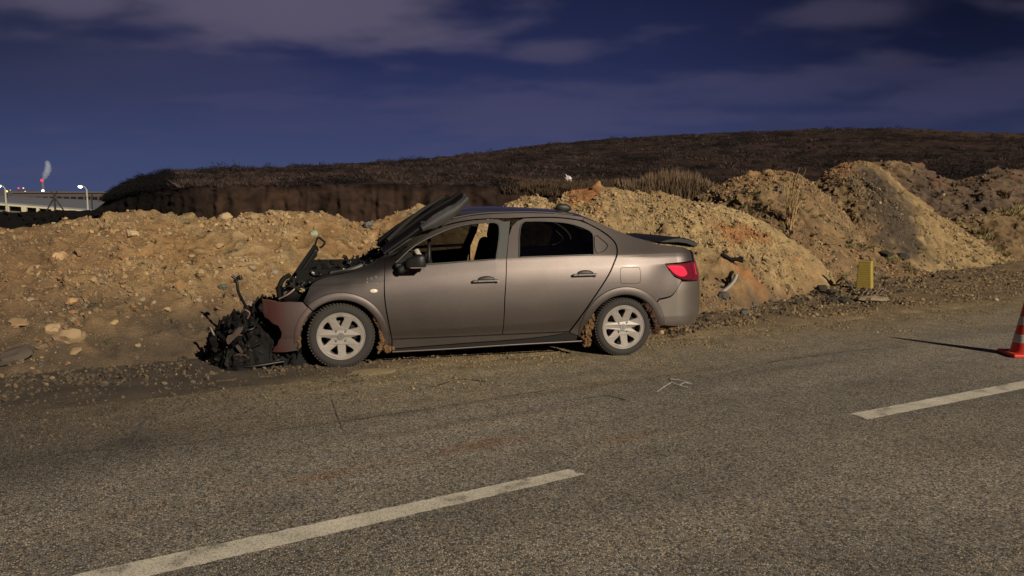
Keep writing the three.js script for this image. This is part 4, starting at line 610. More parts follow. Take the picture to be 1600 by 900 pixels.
mesh('headlining', across_(0.98, 2.34, 20, 0.05, 0.05), M.trim, car); mesh('parcel_shelf', placed(new THREE.BoxGeometry(0.5, 0.02, 1.3), 2.75, 0.95, -WIDTH / 2), M.trim, car);
{ const g = new THREE.ConeGeometry(0.028, 0.12, 12); g.scale(1.9, 1, 1); const fin = new THREE.SphereGeometry(1, 18, 10); fin.scale(0.085, 0.042, 0.028); mesh('roof_aerial', placed(fin, 2.2, 1.418, -0.55, 0, 0, -0.12), M.black, car); }
side('roof_gutter', tube([V(1.02, 1.333, -0.155), V(1.27, 1.372, -0.19), V(1.63, 1.386, -0.205), V(1.94, 1.381, -0.205), V(2.2, 1.36, -0.205)].map((p) => { const s = skin(p.x, edgeTop(p.x)); return V(p.x, edgeTop(p.x) + 0.002, -s[2] - 0.006); }), 0.006, 30, 6), M.pillar);
// repeater, mirror
{ const g = new THREE.SphereGeometry(1, 18, 10); g.scale(0.036, 0.019, 0.012); mesh('side_repeater', placed(g, 0.292, 0.688, -skin(0.292, 0.688)[2] + 0.004), M.amber, car);
  const m = part('door_mirror', car), z = -skin(0.62, 0.93)[2];
  mesh('mirror_foot', placed(new RoundedBoxGeometry(0.2, 0.05, 0.1, 3, 0.02), 0.58, 0.905, z + 0.03, 0, 0, -0.03), M.black, m);
  const h = new THREE.SphereGeometry(1, 26, 18); { const P = h.attributes.position; for (let i = 0; i < P.count; i++) { const x = P.getX(i), y = P.getY(i), zz = P.getZ(i), s = Math.pow(Math.max(Math.abs(x), Math.abs(y), Math.abs(zz)), 0.7), tip = x < 0 ? 1 + 0.45 * x : 1; P.setXYZ(i, x / s * 0.075 * (x > 0 ? 0.9 : 1.55), y / s * 0.062 * tip + (x < 0 ? 0.035 * x : 0), zz / s * 0.09 * tip); } h.computeVertexNormals(); }
  mesh('mirror_housing', placed(h, 0.68, 0.95, z + 0.13), M.black, m);
  mesh('mirror_arm', placed(new RoundedBoxGeometry(0.13, 0.07, 0.14, 3, 0.03), 0.56, 0.89, z + 0.07, 0, 0, 0.5), M.black, m);
  const gl = new THREE.CircleGeometry(0.06, 20); mesh('mirror_glass', placed(gl, 0.7495, 0.95, z + 0.13, 0, Math.PI / 2, 0), M.chrome, m);
  mesh('mirror_trim', placed(new THREE.CapsuleGeometry(0.006, 0.12, 4, 8), 0.67, 0.898, z + 0.215, 0, 0, Math.PI / 2), M.bumper, m);
  mesh('mirror_sail', panel([[0.49, 0.905, 1], [0.5, 0.925, 1], [0.60, 1.02, 1], [0.645, 1.02, 1], [0.66, 0.915, 1]], [], { gap: 0, lift: 0.001, depth: 0.02 }), M.black, m);
}
// cabin
{
  const seat = (x, z) => { const s = part('seat', car); mesh('cushion', placed(new RoundedBoxGeometry(0.5, 0.18, 0.5, 4, 0.07), x, 0.46, z), M.cloth, s); mesh('backrest', placed(new RoundedBoxGeometry(0.17, 0.66, 0.5, 4, 0.07), x + 0.33, 0.78, z, 0, 0, -0.27), M.cloth, s); mesh('headrest', placed(new RoundedBoxGeometry(0.12, 0.19, 0.28, 4, 0.05), x + 0.46, 1.17, z, 0, 0, -0.2), M.cloth, s); };
  seat(1.12, -0.5); seat(1.16, -1.2);
  const b = part('rear_bench', car); mesh('cushion', placed(new RoundedBoxGeometry(0.5, 0.2, 1.35, 4, 0.07), 2.12, 0.48, -WIDTH / 2), M.cloth, b); mesh('backrest', placed(new RoundedBoxGeometry(0.18, 0.66, 1.35, 4, 0.07), 2.48, 0.74, -WIDTH / 2, 0, 0, -0.3), M.cloth, b);
  for (const z of [-0.5, -1.2]) mesh('headrest', placed(new RoundedBoxGeometry(0.1, 0.16, 0.26, 4, 0.04), 2.6, 1.1, z, 0, 0, -0.3), M.cloth, b);
  mesh('dashboard', placed(new RoundedBoxGeometry(0.42, 0.3, 1.45, 5, 0.1), 0.6, 0.8, -WIDTH / 2, 0, 0, 0.1), M.trim, car);
  const w = part('steering_wheel', car); mesh('wheel_rim', placed(new THREE.TorusGeometry(0.18, 0.017, 10, 40), 0.845, 0.945, -0.5, 0, Math.PI / 2 - 0.12, 0).applyMatrix4(new THREE.Matrix4().makeRotationZ(0)), M.black, w);
  mesh('wheel_hub', placed(new RoundedBoxGeometry(0.06, 0.13, 0.16, 3, 0.03), 0.83, 0.93, -0.5, 0, 0, 0.3), M.black, w); mesh('steering_column', tube([V(0.83, 0.93, -0.5), V(0.6, 0.85, -0.5)], 0.035), M.black, w);
  const sag = new THREE.SphereGeometry(1, 20, 14); { const P = sag.attributes.position; for (let i = 0; i < P.count; i++) { const v = V(P.getX(i), P.getY(i), P.getZ(i)), k = 1 + 0.5 * fbm(v.x * 2, v.y * 2, v.z * 2, 3); P.setXYZ(i, v.x * 0.03 * k, v.y * 0.07 * k, v.z * 0.06 * k); } sag.computeVertexNormals(); } mesh('airbag', placed(sag, 0.73, 0.985, -0.47, 0, 0, 0.5), M.airbag, car);
  mesh('rear_mirror', placed(new RoundedBoxGeometry(0.03, 0.07, 0.24, 3, 0.02), 0.98, 1.25, -0.85), M.black, car);
  mesh('firewall', placed(new THREE.BoxGeometry(0.04, 0.55, 1.5), 0.42, 0.62, -WIDTH / 2), M.char, car);
  for (const z of [-0.02, -WIDTH + 0.02]) { }
}
// wheel wells
for (const [[cx, cy, r]] of [[FA], [RA]]) for (const z of [0, 1]) {
  const g = new THREE.CylinderGeometry(r + 0.015, r + 0.015, 0.26, 30, 1, true, 0, Math.PI), P = placed(placed(g, 0, 0, 0, 0, 0, 0), 0, 0, 0, Math.PI / 2, 0, 0).rotateZ(0); const back = placed(new THREE.CircleGeometry(r + 0.02, 30, 0, Math.PI), 0, 0, -0.13);
  const q = mergeGeometries([P.rotateZ(Math.PI / 2), back]); const m = mesh('wheel_well', q.translate(cx, cy, z ? -WIDTH + 0.17 : -0.165), M.char, car);
}
// wheels
function wheel(cx, R, z, spinA, mirror) {
  const w = part('wheel', car), cy = R - 0.008; w.position.set(cx, cy, z); if (mirror) w.rotation.y = Math.PI;
  const lathe = (pts, n = 72) => new THREE.LatheGeometry(pts.map(([r, d]) => new THREE.Vector2(r, d)), n).rotateX(Math.PI / 2);   // depth becomes z, outwards positive
  const rr = 0.207;
  const t = mesh('tyre', lathe([[rr - 0.004, -0.19], [rr + 0.02, -0.197], [R - 0.03, -0.2], [R - 0.008, -0.185], [R - 0.002, -0.15], [R - 0.002, -0.05], [R - 0.008, -0.022], [R - 0.02, -0.004], [R - 0.035, 0.004], [rr + 0.035, 0.006], [rr + 0.014, 0.003], [rr + 0.01, -0.003], [rr + 0.004, -0.004], [rr - 0.006, -0.012]]), M.tyre, w);
  const blocks = [], bl = new RoundedBoxGeometry(0.017, 0.014, 0.05, 1, 0.003); for (let i = 0; i < 62; i++) { const a = i / 62 * 6.2832; for (const [zz, tilt, off] of [[-0.034, 0.25, 0], [-0.1, -0.35, 0.05], [-0.166, 0.25, 0]]) blocks.push(bl.clone().applyMatrix4(new THREE.Matrix4().makeRotationZ(a + off).multiply(new THREE.Matrix4().makeTranslation(0, R - 0.004, zz)).multiply(new THREE.Matrix4().makeRotationX(zz > -0.05 ? 0.3 : 0)).multiply(new THREE.Matrix4().makeRotationY(tilt)))); }
  mesh('tread', mergeGeometries(blocks), M.tread, w);
  mesh('rim_ring', lathe([[rr - 0.028, -0.17], [rr - 0.03, -0.05], [rr - 0.02, -0.018], [rr - 0.008, -0.006], [rr - 0.001, 0.0], [rr + 0.005, 0.002], [rr + 0.006, -0.004]]), M.alloy, w);
  // seven spokes: a disc with seven rounded openings
  const s = new THREE.Shape(); s.absarc(0, 0, rr - 0.006, 0, Math.PI * 2, false);
  for (let k = 0; k < 7; k++) {
    const a = k / 7 * 6.28318 + spinA, hole = new THREE.Path(), P = (r, b) => [r * Math.cos(a + b), r * Math.sin(a + b)], ro = rr - 0.03, ri = 0.088, pts = [];
    for (let i = 0; i <= 8; i++) pts.push(P(ro - 0.006 * Math.pow(Math.abs(i / 4 - 1), 3), -0.24 + 0.48 * i / 8)); for (const [r, b] of [[ro - 0.03, 0.24], [0.125, 0.185], [0.1, 0.11], [ri - 0.005, 0.0], [0.1, -0.11], [0.125, -0.185], [ro - 0.03, -0.24]]) pts.push(P(r, b));
    pts.forEach(([x, y], i) => (i ? hole.lineTo(x, y) : hole.moveTo(x, y))); hole.closePath(); s.holes.push(hole);
  }
  const sp = new THREE.ExtrudeGeometry(s, { depth: 0.02, bevelEnabled: true, bevelSize: 0.004, bevelThickness: 0.006, bevelSegments: 2, curveSegments: 60 }); sp.translate(0, 0, -0.042);
  { const P = sp.attributes.position; for (let i = 0; i < P.count; i++) { const r = Math.hypot(P.getX(i), P.getY(i)); if (P.getZ(i) > -0.04) P.setZ(i, P.getZ(i) + 0.018 * Math.pow(r / rr, 2) - 0.004); } sp.computeVertexNormals(); }
  const uvs = sp.attributes.uv; for (let i = 0; i < uvs.count; i++) uvs.setXY(i, uvs.getX(i) * 1.2, uvs.getY(i) * 1.2);
  mesh('spokes', sp, M.alloy, w);
  mesh('hub_cap', placed(new THREE.CylinderGeometry(0.031, 0.034, 0.014, 28), 0, 0, -0.012, Math.PI / 2, 0, 0), M.steel, w);
  { const e = new THREE.Shape(); [[-0.004, -0.018], [0.002, -0.016], [0.004, -0.008], [0.01, -0.01], [0.008, 0.0], [0.013, 0.004], [0.006, 0.008], [0.006, 0.018], [-0.002, 0.019], [-0.009, 0.013], [-0.005, 0.008], [-0.008, 0.002], [-0.004, -0.004]].forEach(([x, y], i) => (i ? e.lineTo(x, y) : e.moveTo(x, y))); mesh('emblem', new THREE.ExtrudeGeometry(e, { depth: 0.002, bevelEnabled: false }).translate(0, 0, -0.0055), M.chrome, w); }
  for (let k = 0; k < 4; k++) { const a = k * Math.PI / 2 + 0.75 + spinA; mesh('wheel_bolt', placed(new THREE.CylinderGeometry(0.0095, 0.0105, 0.02, 6), 0.058 * Math.cos(a), 0.058 * Math.sin(a), -0.012, Math.PI / 2, 0, 0), M.steel, w); mesh('bolt_seat', placed(new THREE.TorusGeometry(0.015, 0.003, 6, 16), 0.058 * Math.cos(a), 0.058 * Math.sin(a), -0.0165), M.dull, w); }
  mesh('brake_disc', placed(new THREE.CylinderGeometry(0.13, 0.13, 0.02, 36), 0, 0, -0.1, Math.PI / 2, 0, 0), M.dull, w); mesh('brake_caliper', placed(new RoundedBoxGeometry(0.07, 0.13, 0.06, 2, 0.015), 0.11, 0.03, -0.09), M.soot, w);
  mesh('inner_drum', placed(new THREE.CylinderGeometry(rr - 0.028, rr - 0.028, 0.01, 36), 0, 0, -0.165, Math.PI / 2, 0, 0), M.char, w);
}
wheel(0.0, 0.293, 0.0, Math.PI / 2 + 0.03, false); wheel(2.65, 0.286, -0.005, Math.PI / 2 + 0.1, false); wheel(0.0, 0.293, -WIDTH, 0.3, true); wheel(2.65, 0.286, -WIDTH, 0.9, true);
// the bonnet, folded back against the windscreen and buckled
{
  const n = 26, m = 34, pos = [], idx = [], uv = [], P = (i, j, lift) => {
    const t = i / n, s = j / m, x = lerp(0.40, 1.13, t) + 0.035 * Math.sin(s * 9) * t, y0 = lerp(0.985, 1.452, t) + 0.05 * Math.sin(t * Math.PI) * 0.6, crest = 0.045 * Math.sin(s * Math.PI) + 0.02 * noise(t * 3, s * 5, 4) + 0.05 * Math.sin(s * 7 + 1) * t * t * 0.6;
    return [x - 0.35 * lift + (s > 0.5 ? 0.06 * t * (s - 0.5) : 0), y0 + crest * 0.9 + lift + 0.03 * ss(0.82, 1, t) * (0.4 + 0.6 * Math.sin(s * 5)), lerp(-0.11, -1.6, s) + 0.05 * (t - 0.5) * noise(s * 4, 2, 8)];
  };
  const b = part('bonnet', car);
  const make = (lift, flip) => { const pos = [], idx = [], uv = []; for (let i = 0; i <= n; i++) for (let j = 0; j <= m; j++) { pos.push(...P(i, j, lift)); uv.push(i / n, j / m); if (i && j) { const q = (i - 1) * (m + 1) + j - 1; idx.push(q, q + 1, q + m + 1, q + 1, q + m + 2, q + m + 1); } } return geoFrom(pos, idx, { uv }); };
  mesh('bonnet_skin', make(0, false), M.paint, b); mesh('bonnet_lining', make(0.035, true), M.char, b);
  const rim = (pick, r, mm, nm) => mesh(nm, tube(pick, r, 40, 7), mm, b), row = (j, l) => Array.from({ length: 14 }, (_, i) => V(...P(i / 13 * n, j, l))), colm = (i, l) => Array.from({ length: 18 }, (_, j) => V(...P(i, j / 17 * m, l)));
  rim(row(0, 0.018), 0.019, M.charGloss, 'bonnet_edge'); rim(row(m, 0.02), 0.02, M.bumper, 'bonnet_edge'); rim(colm(n, 0.02), 0.017, mat([0.06, 0.055, 0.055], 0.4), 'bonnet_edge');
  for (const j of [m * 0.2, m * 0.5, m * 0.8]) rim(row(j, 0.05), 0.02, M.char, 'bonnet_rib');
  rim([V(...P(2, m * 0.1, 0.08)), V(...P(12, m * 0.3, 0.085)), V(...P(24, m * 0.45, 0.08))], 0.02, M.soot, 'bonnet_rib');
  // bare buckled sheet along the near edge, dark grey
  const sh = []; const si = []; for (let i = 0; i <= 14; i++) for (let j = 0; j <= 4; j++) { const t = 0.42 + 0.58 * i / 14, p = P(t * n, 0, 0.02), d = j / 4; sh.push(p[0] + 0.02 + 0.03 * d, p[1] + 0.035 - (0.055 + 0.06 * Math.sin(i / 14 * Math.PI)) * d + 0.012 * noise(i * 0.5, j, 3), p[2] + 0.035 + 0.02 * Math.sin(d * 3)); if (i && j) { const q = (i - 1) * 5 + j - 1; si.push(q, q + 1, q + 5, q + 1, q + 6, q + 5); } }
  mesh('bonnet_flap', geoFrom(sh, si), mat([0.03, 0.03, 0.031], 0.4), b);
  mesh('hinge_rod', tube([V(0.93, 1.37, -0.14), V(0.99, 1.40, -0.12), V(1.06, 1.40, -0.12)], 0.018, 12, 6), M.dull, b);
  for (const z of [-0.2, -0.3]) mesh('latch', placed(new RoundedBoxGeometry(0.035, 0.06, 0.03, 2, 0.008), 0.79 + z * 0.1, 1.27, z + 0.08, 0, 0, 0.6), M.black, b);
}
// burnt and torn bits
function shard(seed) { const R = rng(seed), g = new THREE.BoxGeometry(1, 0.07, 0.5, 4, 1, 3), P = g.attributes.position; for (let i = 0; i < P.count; i++) { const x = P.getX(i), y = P.getY(i), z = P.getZ(i); P.setXYZ(i, x + 0.35 * fbm(x * 2 + seed, z * 3, 1, 2), y + 0.55 * fbm(x * 1.4, z * 1.6, seed, 2), z * (0.6 + 0.7 * Math.abs(noise(x * 2.5, seed))) + 0.2 * noise(x * 2, seed + 3)); } g.computeVertexNormals(); return toCreasedNormals(g.deleteAttribute('uv'), 0.4); }
const shards = [1, 2, 3, 4, 5, 6, 7].map((k) => shard(k * 13));
function scrap(name, parent, p, s, m, R) { const o = mesh(name, shards[Math.floor(R() * shards.length)], m, parent); o.position.copy(p); o.scale.set(s * (0.7 + R()), s * (0.7 + R() * 0.6), s * (0.6 + R())); o.rotation.set(R() * 6.3, R() * 6.3, R() * 6.3); return o; }
{
  const bay = part('engine_bay', car), R = rng(31), top = table([[-0.5, 0.66], [-0.42, 0.76], [-0.25, 0.80], [-0.1, 0.86], [0.05, 0.89], [0.2, 0.93], [0.4, 1.0]]);
  mesh('engine_block', placed(new RoundedBoxGeometry(0.5, 0.42, 0.7, 3, 0.05), -0.05, 0.52, -0.9), M.char, bay); mesh('inner_wing', placed(new THREE.BoxGeometry(0.75, 0.5, 0.03), 0.0, 0.62, -0.2), M.char, bay); mesh('inner_wing', placed(new THREE.BoxGeometry(0.75, 0.5, 0.03), 0.0, 0.62, -1.5), M.char, bay); mesh('crushed_radiator', placed(new RoundedBoxGeometry(0.1, 0.5, 1.3, 2, 0.03), -0.45, 0.42, -0.85, 0, 0.06, 0.15), M.char, bay);
  const mm = [M.char, M.char, M.charGloss, M.char, M.soot, M.charGloss, M.dull];
  for (let i = 0; i < 150; i++) { const x = -0.5 + 0.92 * R(), z = -0.14 - 1.35 * Math.pow(R(), 1.2), y = top(x) - 0.03 - 0.2 * R() * R() + 0.03 * R() - 0.02 * (z + 0.14) * 0; scrap('burnt_fragment', bay, V(x, y, z), 0.05 + 0.1 * R() * R() + 0.02, mm[Math.floor(R() * 6.25)], R); }
  for (let i = 0; i < 9; i++) { const x = -0.45 + 0.75 * R(), z = -0.14 - 0.8 * R(), y = top(x) - 0.02; mesh('hose', tube([V(x, y - 0.06, z), V(x + 0.1 * R(), y + 0.01, z - 0.08), V(x + 0.2 * R(), y - 0.02, z - 0.1 * R()), V(x + 0.3 * R(), y - 0.1, z + 0.1 * R())], 0.012 + 0.014 * R(), 14, 7), R() < 0.5 ? M.charGloss : M.soot, bay); }
  for (let i = 0; i < 26; i++) { const x = -0.48 + 0.86 * R(), z = -0.1 - 0.5 * R() * R(); scrap('bright_fragment', bay, V(x, top(x) - 0.005 - 0.05 * R(), z), 0.014 + 0.02 * R(), [M.dull, M.steel, M.pillar][Math.floor(R() * 3)], R); }
  // the thick hose and the folded seam above the wing
  mesh('hose', tube([V(-0.08, 0.835, -0.12), V(0.02, 0.85, -0.11), V(0.12, 0.875, -0.11), V(0.2, 0.905, -0.13)], 0.022, 16, 8), mat([0.05, 0.048, 0.045], 0.5), bay);
  mesh('wing_seam', tube([V(-0.25, 0.775, -0.05), V(-0.05, 0.838, -0.06), V(0.19, 0.878, -0.07), V(0.30, 0.93, -0.09), V(0.42, 0.995, -0.11)], 0.013, 20, 6), M.char, bay);
  for (const [x, y, z, s] of [[-0.23, 0.845, -0.15, 0.028], [0.04, 0.875, -0.1, 0.022], [-0.38, 0.79, -0.2, 0.03], [-0.14, 0.805, -0.1, 0.016], [-0.1, 0.81, -0.1, 0.014], [0.28, 0.945, -0.12, 0.03], [0.1, 0.93, -0.3, 0.025], [-0.42, 0.74, -0.12, 0.02]]) scrap('bright_bracket', bay, V(x, y, z), s * 1.5, M.steel, R);
  // the twisted radiator support standing up
  const st = part('radiator_support', car), sh = new THREE.Shape(); [[-0.455, 0.70], [-0.425, 0.80], [-0.36, 0.895], [-0.285, 1.0], [-0.225, 1.085], [-0.195, 1.068], [-0.185, 1.035], [-0.205, 1.01], [-0.2, 0.985], [-0.24, 0.945], [-0.245, 0.915], [-0.275, 0.87], [-0.29, 0.82], [-0.32, 0.78], [-0.36, 0.70]].forEach(([x, y], i) => (i ? sh.lineTo(x, y) : sh.moveTo(x, y)));
  mesh('support_beam', new THREE.ExtrudeGeometry(sh, { depth: 0.045, bevelEnabled: true, bevelSize: 0.004, bevelThickness: 0.006, bevelSegments: 1 }).translate(0, 0, -0.34), M.char, st);
  mesh('support_hook', tube([V(-0.215, 1.075, -0.31), V(-0.2, 1.125, -0.31), V(-0.185, 1.152, -0.31), V(-0.15, 1.128, -0.31), V(-0.128, 1.108, -0.31), V(-0.15, 1.07, -0.31), V(-0.175, 1.058, -0.31)], 0.0105, 30, 6), M.char, st);
  mesh('support_flange', placed(new RoundedBoxGeometry(0.03, 0.34, 0.05, 2, 0.01), -0.30, 0.9, -0.29, 0, 0, -0.6), M.charGloss, st);
  // empty headlamp pocket
  const hl = part('headlamp_pocket', car), pit = new THREE.SphereGeometry(1, 22, 14, 0, 6.3, 0, Math.PI); pit.scale(0.14, 0.085, 0.1); mesh('pocket', placed(pit, -0.4, 0.66, -0.24, 0, 0, 0.45), M.char, hl);
  mesh('wire', tube([V(-0.53, 0.615, -0.16), V(-0.45, 0.66, -0.1), V(-0.4, 0.7, -0.1), V(-0.39, 0.71, -0.12)], 0.007, 14, 6), mat([0.3, 0.2, 0.17], 0.6), hl); mesh('wire', tube([V(-0.48, 0.72, -0.14), V(-0.42, 0.73, -0.1), V(-0.34, 0.7, -0.1), V(-0.3, 0.66, -0.12)], 0.006, 14, 6), M.soot, hl);
  mesh('wing_bracket', tube([V(-0.53, 0.6, -0.2), V(-0.53, 0.7, -0.18), V(-0.5, 0.78, -0.2), V(-0.44, 0.82, -0.25)], 0.022, 12, 6), M.char, hl); mesh('bulb_socket', placed(new THREE.CylinderGeometry(0.018, 0.022, 0.04, 12), -0.33, 0.69, -0.12, 1.2, 0, 0.4), mat([0.3, 0.24, 0.12], 0.5), hl);
  for (let i = 0; i < 14; i++) scrap('pocket_fragment', hl, V(-0.5 + 0.2 * R(), 0.62 + 0.14 * R(), -0.16 - 0.12 * R()), 0.03 + 0.04 * R(), R() < 0.8 ? M.char : M.dull, R);
}
// mud thrown up behind and inside the wheel openings
{
  const R = rng(91), g = rock(41, 2, 0.9); const splat = (name, list, m) => { const o = part(name, car); for (const [x, y, z, s] of list) { const q = mesh('mud_lump', g, m, o); q.position.set(x, y, z); q.scale.set(s * (0.7 + 0.5 * R()), s * (1.0 + 0.8 * R()), s * 0.7); q.rotation.set(R() * 0.6, R() * 6, R() * 0.6); } };
  const onArc = ([cx, cy, r], a0, a1, n, s0, s1) => Array.from({ length: n }, (_, i) => { const a = (lerp(a0, a1, (i + R() * 0.6) / n)) * Math.PI / 180, x = cx + (r - 0.005 + 0.02 * R()) * Math.cos(a), y = cy + (r - 0.005 + 0.02 * R()) * Math.sin(a); return [x, y, 0.012 - 0.02 * R(), lerp(s0, s1, R())]; });
  splat('mud_splash', onArc(FA, -22, 42, 26, 0.012, 0.026), M.mud); splat('mud_splash', [...onArc(FA, 145, 190, 22, 0.008, 0.014)], M.mud); splat('mud_splash', Array.from({ length: 7 }, (_, i) => [0.38 + 0.09 * R(), 0.13 + 0.06 * R(), 0.0, 0.016 + 0.01 * R()]), M.mud);
  splat('mud_splash', [...Array.from({ length: 22 }, (_, i) => [2.27 + 0.022 * Math.sin(i) + (i / 22) * 0.055, 0.13 + 0.27 * i / 22, 0.0 - 0.02 * R(), 0.024 + 0.016 * R()])], M.mud); splat('mud_splash', onArc([RA[0], RA[1], RA[2] - 0.02], -4, 52, 34, 0.018, 0.032), M.darkMud);
  splat('mud_splash', Array.from({ length: 18 }, () => [3.0 + 0.3 * R(), 0.235 + 0.05 * R(), -0.05 - 0.15 * R(), 0.02 + 0.02 * R()]), M.mud);
  splat('mud_spot', Array.from({ length: 7 }, () => { const x = 0.22 + 0.1 * R(), y = 0.74 + 0.07 * R(); return [x, y, -skin(x, y)[2], 0.006 + 0.005 * R()]; }), M.liner);
}

// ------------------------------------------------------------------ what lies about
const carX = V(Math.cos(CAR_TURN), 0, -Math.sin(CAR_TURN)), carIn = V(-Math.sin(CAR_TURN), 0, -Math.cos(CAR_TURN));
const carPoint = (x, y, w) => W1.clone().addScaledVector(carX, x).addScaledVector(carIn, w).setY(y);
{ // the charred heap in front of the bumper
  const R = rng(57), o = thing('wreckage_heap', 'black heap of charred and torn car parts against the bank in front of the bumper', 'wreckage', carPoint(-0.9, 0, 0.4), CAR_TURN);
  const top = table([[-1.3, 0.02], [-1.22, 0.3], [-1.1, 0.42], [-1.0, 0.5], [-0.9, 0.55], [-0.75, 0.62], [-0.58, 0.64], [-0.4, 0.6], [-0.25, 0.3]]), L = (x, y, w) => V(x + 0.9, y, -(w - 0.4));
  const pos = [], idx = [], nx = 90, nw = 90; const cw = (x) => 0.72 + 0.5 * ss(-0.9, -1.3, x) + 0.12 * ss(-0.82, -0.6, x), surf = (x, w) => { const c = Math.pow(Math.max(0, 1 - Math.pow(Math.abs((w - cw(x)) / 0.68), 2.6)), 0.6), n = fbm(x * 5, w * 5, 3, 4), r = Math.abs(fbm(x * 9, w * 9, 8, 4)); return Math.max(-0.05, top(x) * (0.9 * c) + (0.2 * n + 0.3 * r - 0.08) * c - 0.04); };
  for (let i = 0; i <= nx; i++) for (let j = 0; j <= nw; j++) { const x = lerp(-1.36, -0.3, i / nx), w = lerp(0.0, 1.6, j / nw), p = L(x + 0.05 * noise(x * 9, w * 9), surf(x, w), w + 0.06 * noise(w * 8, x * 8, 4)); pos.push(p.x, p.y, p.z); if (i && j) { const a = (i - 1) * (nw + 1) + j - 1; idx.push(a, a + 1, a + nw + 1, a + 1, a + nw + 2, a + nw + 1); } }
  mesh('charred_mass', toCreasedNormals(geoFrom(pos, idx), 0.5), M.char, o);
  const mm = [M.char, M.char, M.charGloss, M.soot, mat([0.045, 0.03, 0.022], 0.9)];
  for (let i = 0; i < 290; i++) { const x = -1.22 + 0.87 * Math.pow(R(), 0.85), low = i % 4 === 0, w = low ? cw(x) - 0.7 + 0.12 * R() : cw(x) - 0.66 + 0.25 * ss(-0.8, -0.62, x) + 0.95 * R() * R(), y = low ? 0.03 + (top(x) - 0.15) * R() * 0.8 : Math.max(0.02, surf(x, w) + 0.05 * R() - 0.02); const q = scrap('charred_scrap', o, L(x, y, w), 0.022 + 0.10 * Math.pow(R(), 2.5), mm[Math.floor(R() * 5)], R); }
  for (const [pts, r] of [[[[-0.86, 0.5, 0.55], [-0.92, 0.66, 0.5], [-0.93, 0.76, 0.5], [-0.97, 0.8, 0.5]], 0.014], [[[-0.95, 0.74, 0.5], [-0.9, 0.79, 0.5], [-0.89, 0.76, 0.5]], 0.018], [[[-1.1, 0.3, 0.4], [-1.0, 0.26, 0.2], [-0.8, 0.2, 0.1], [-0.68, 0.24, 0.1]], 0.012], [[[-0.95, 0.42, 0.2], [-0.85, 0.36, 0.12], [-0.76, 0.36, 0.12], [-0.72, 0.44, 0.2]], 0.011], [[[-1.0, 0.06, 0.1], [-0.8, 0.04, 0.05], [-0.5, 0.06, 0.1]], 0.014]])
    mesh('burnt_pipe', tube(pts.map((p) => L(...p)), r, 18, 6), R() < 0.6 ? M.char : M.charGloss, o);
  mesh('bent_strip', tube([L(-1.2, 0.3, 0.5), L(-1.17, 0.34, 0.45), L(-1.13, 0.27, 0.42), L(-1.1, 0.25, 0.4)], 0.012, 14, 6), M.dull, o);
  mesh('bent_strip', tube([L(-0.86, 0.5, 0.22), L(-0.83, 0.52, 0.2), L(-0.79, 0.49, 0.2), L(-0.81, 0.44, 0.2)], 0.01, 14, 6), mat([0.09, 0.045, 0.04], 0.5), o);
}
{ // traffic cone, cut by the right edge of the view
  const a = ground(1557, 549.5), b = ground(1590, 562), e = b.clone().sub(a), len = 0.335, dir = e.normalize(), perp = V(dir.z, 0, -dir.x); if (perp.x < 0) perp.negate();
  const c = a.clone().addScaledVector(dir, len / 2).addScaledVector(perp, len / 2), o = thing('traffic_cone', 'red traffic cone with two white reflective bands standing on the asphalt', 'traffic cone', c, Math.atan2(-dir.z, dir.x));
  const red = new THREE.MeshPhysicalMaterial({ color: rgb([0.72, 0.052, 0.03]), map: cloudMap, roughness: 0.5 }), white = new THREE.MeshStandardMaterial({ color: rgb([0.72, 0.68, 0.62]), map: paintWear, roughness: 0.5 });
  mesh('cone_base', placed(new RoundedBoxGeometry(len, 0.034, len, 3, 0.012), 0, 0.018, 0), red, o);
  const H = 0.53, R0 = 0.118, R1_ = 0.026, rad = (y) => lerp(R0, R1_, (y - 0.03) / (H - 0.03)), ring = (y0, y1, d) => new THREE.LatheGeometry([[rad(y0) - 0.01, y0], [rad(y0) + d, y0 + 0.002], [rad(y1) + d, y1 - 0.002], [rad(y1) - 0.01, y1]].map(([r, y]) => new THREE.Vector2(r, y)), 48);
  mesh('cone_body', new THREE.LatheGeometry([[R0 + 0.014, 0.032], [R0 + 0.004, 0.04], [rad(0.06), 0.06], [rad(H - 0.006), H - 0.006], [rad(H) - 0.006, H], [0.016, H], [0.014, 0.2]].map(([r, y]) => new THREE.Vector2(r, y)), 48), red, o);
  mesh('white_band', ring(0.128, 0.212, 0.0015), white, o); mesh('white_band', ring(0.3, 0.385, 0.0015), white, o);
}
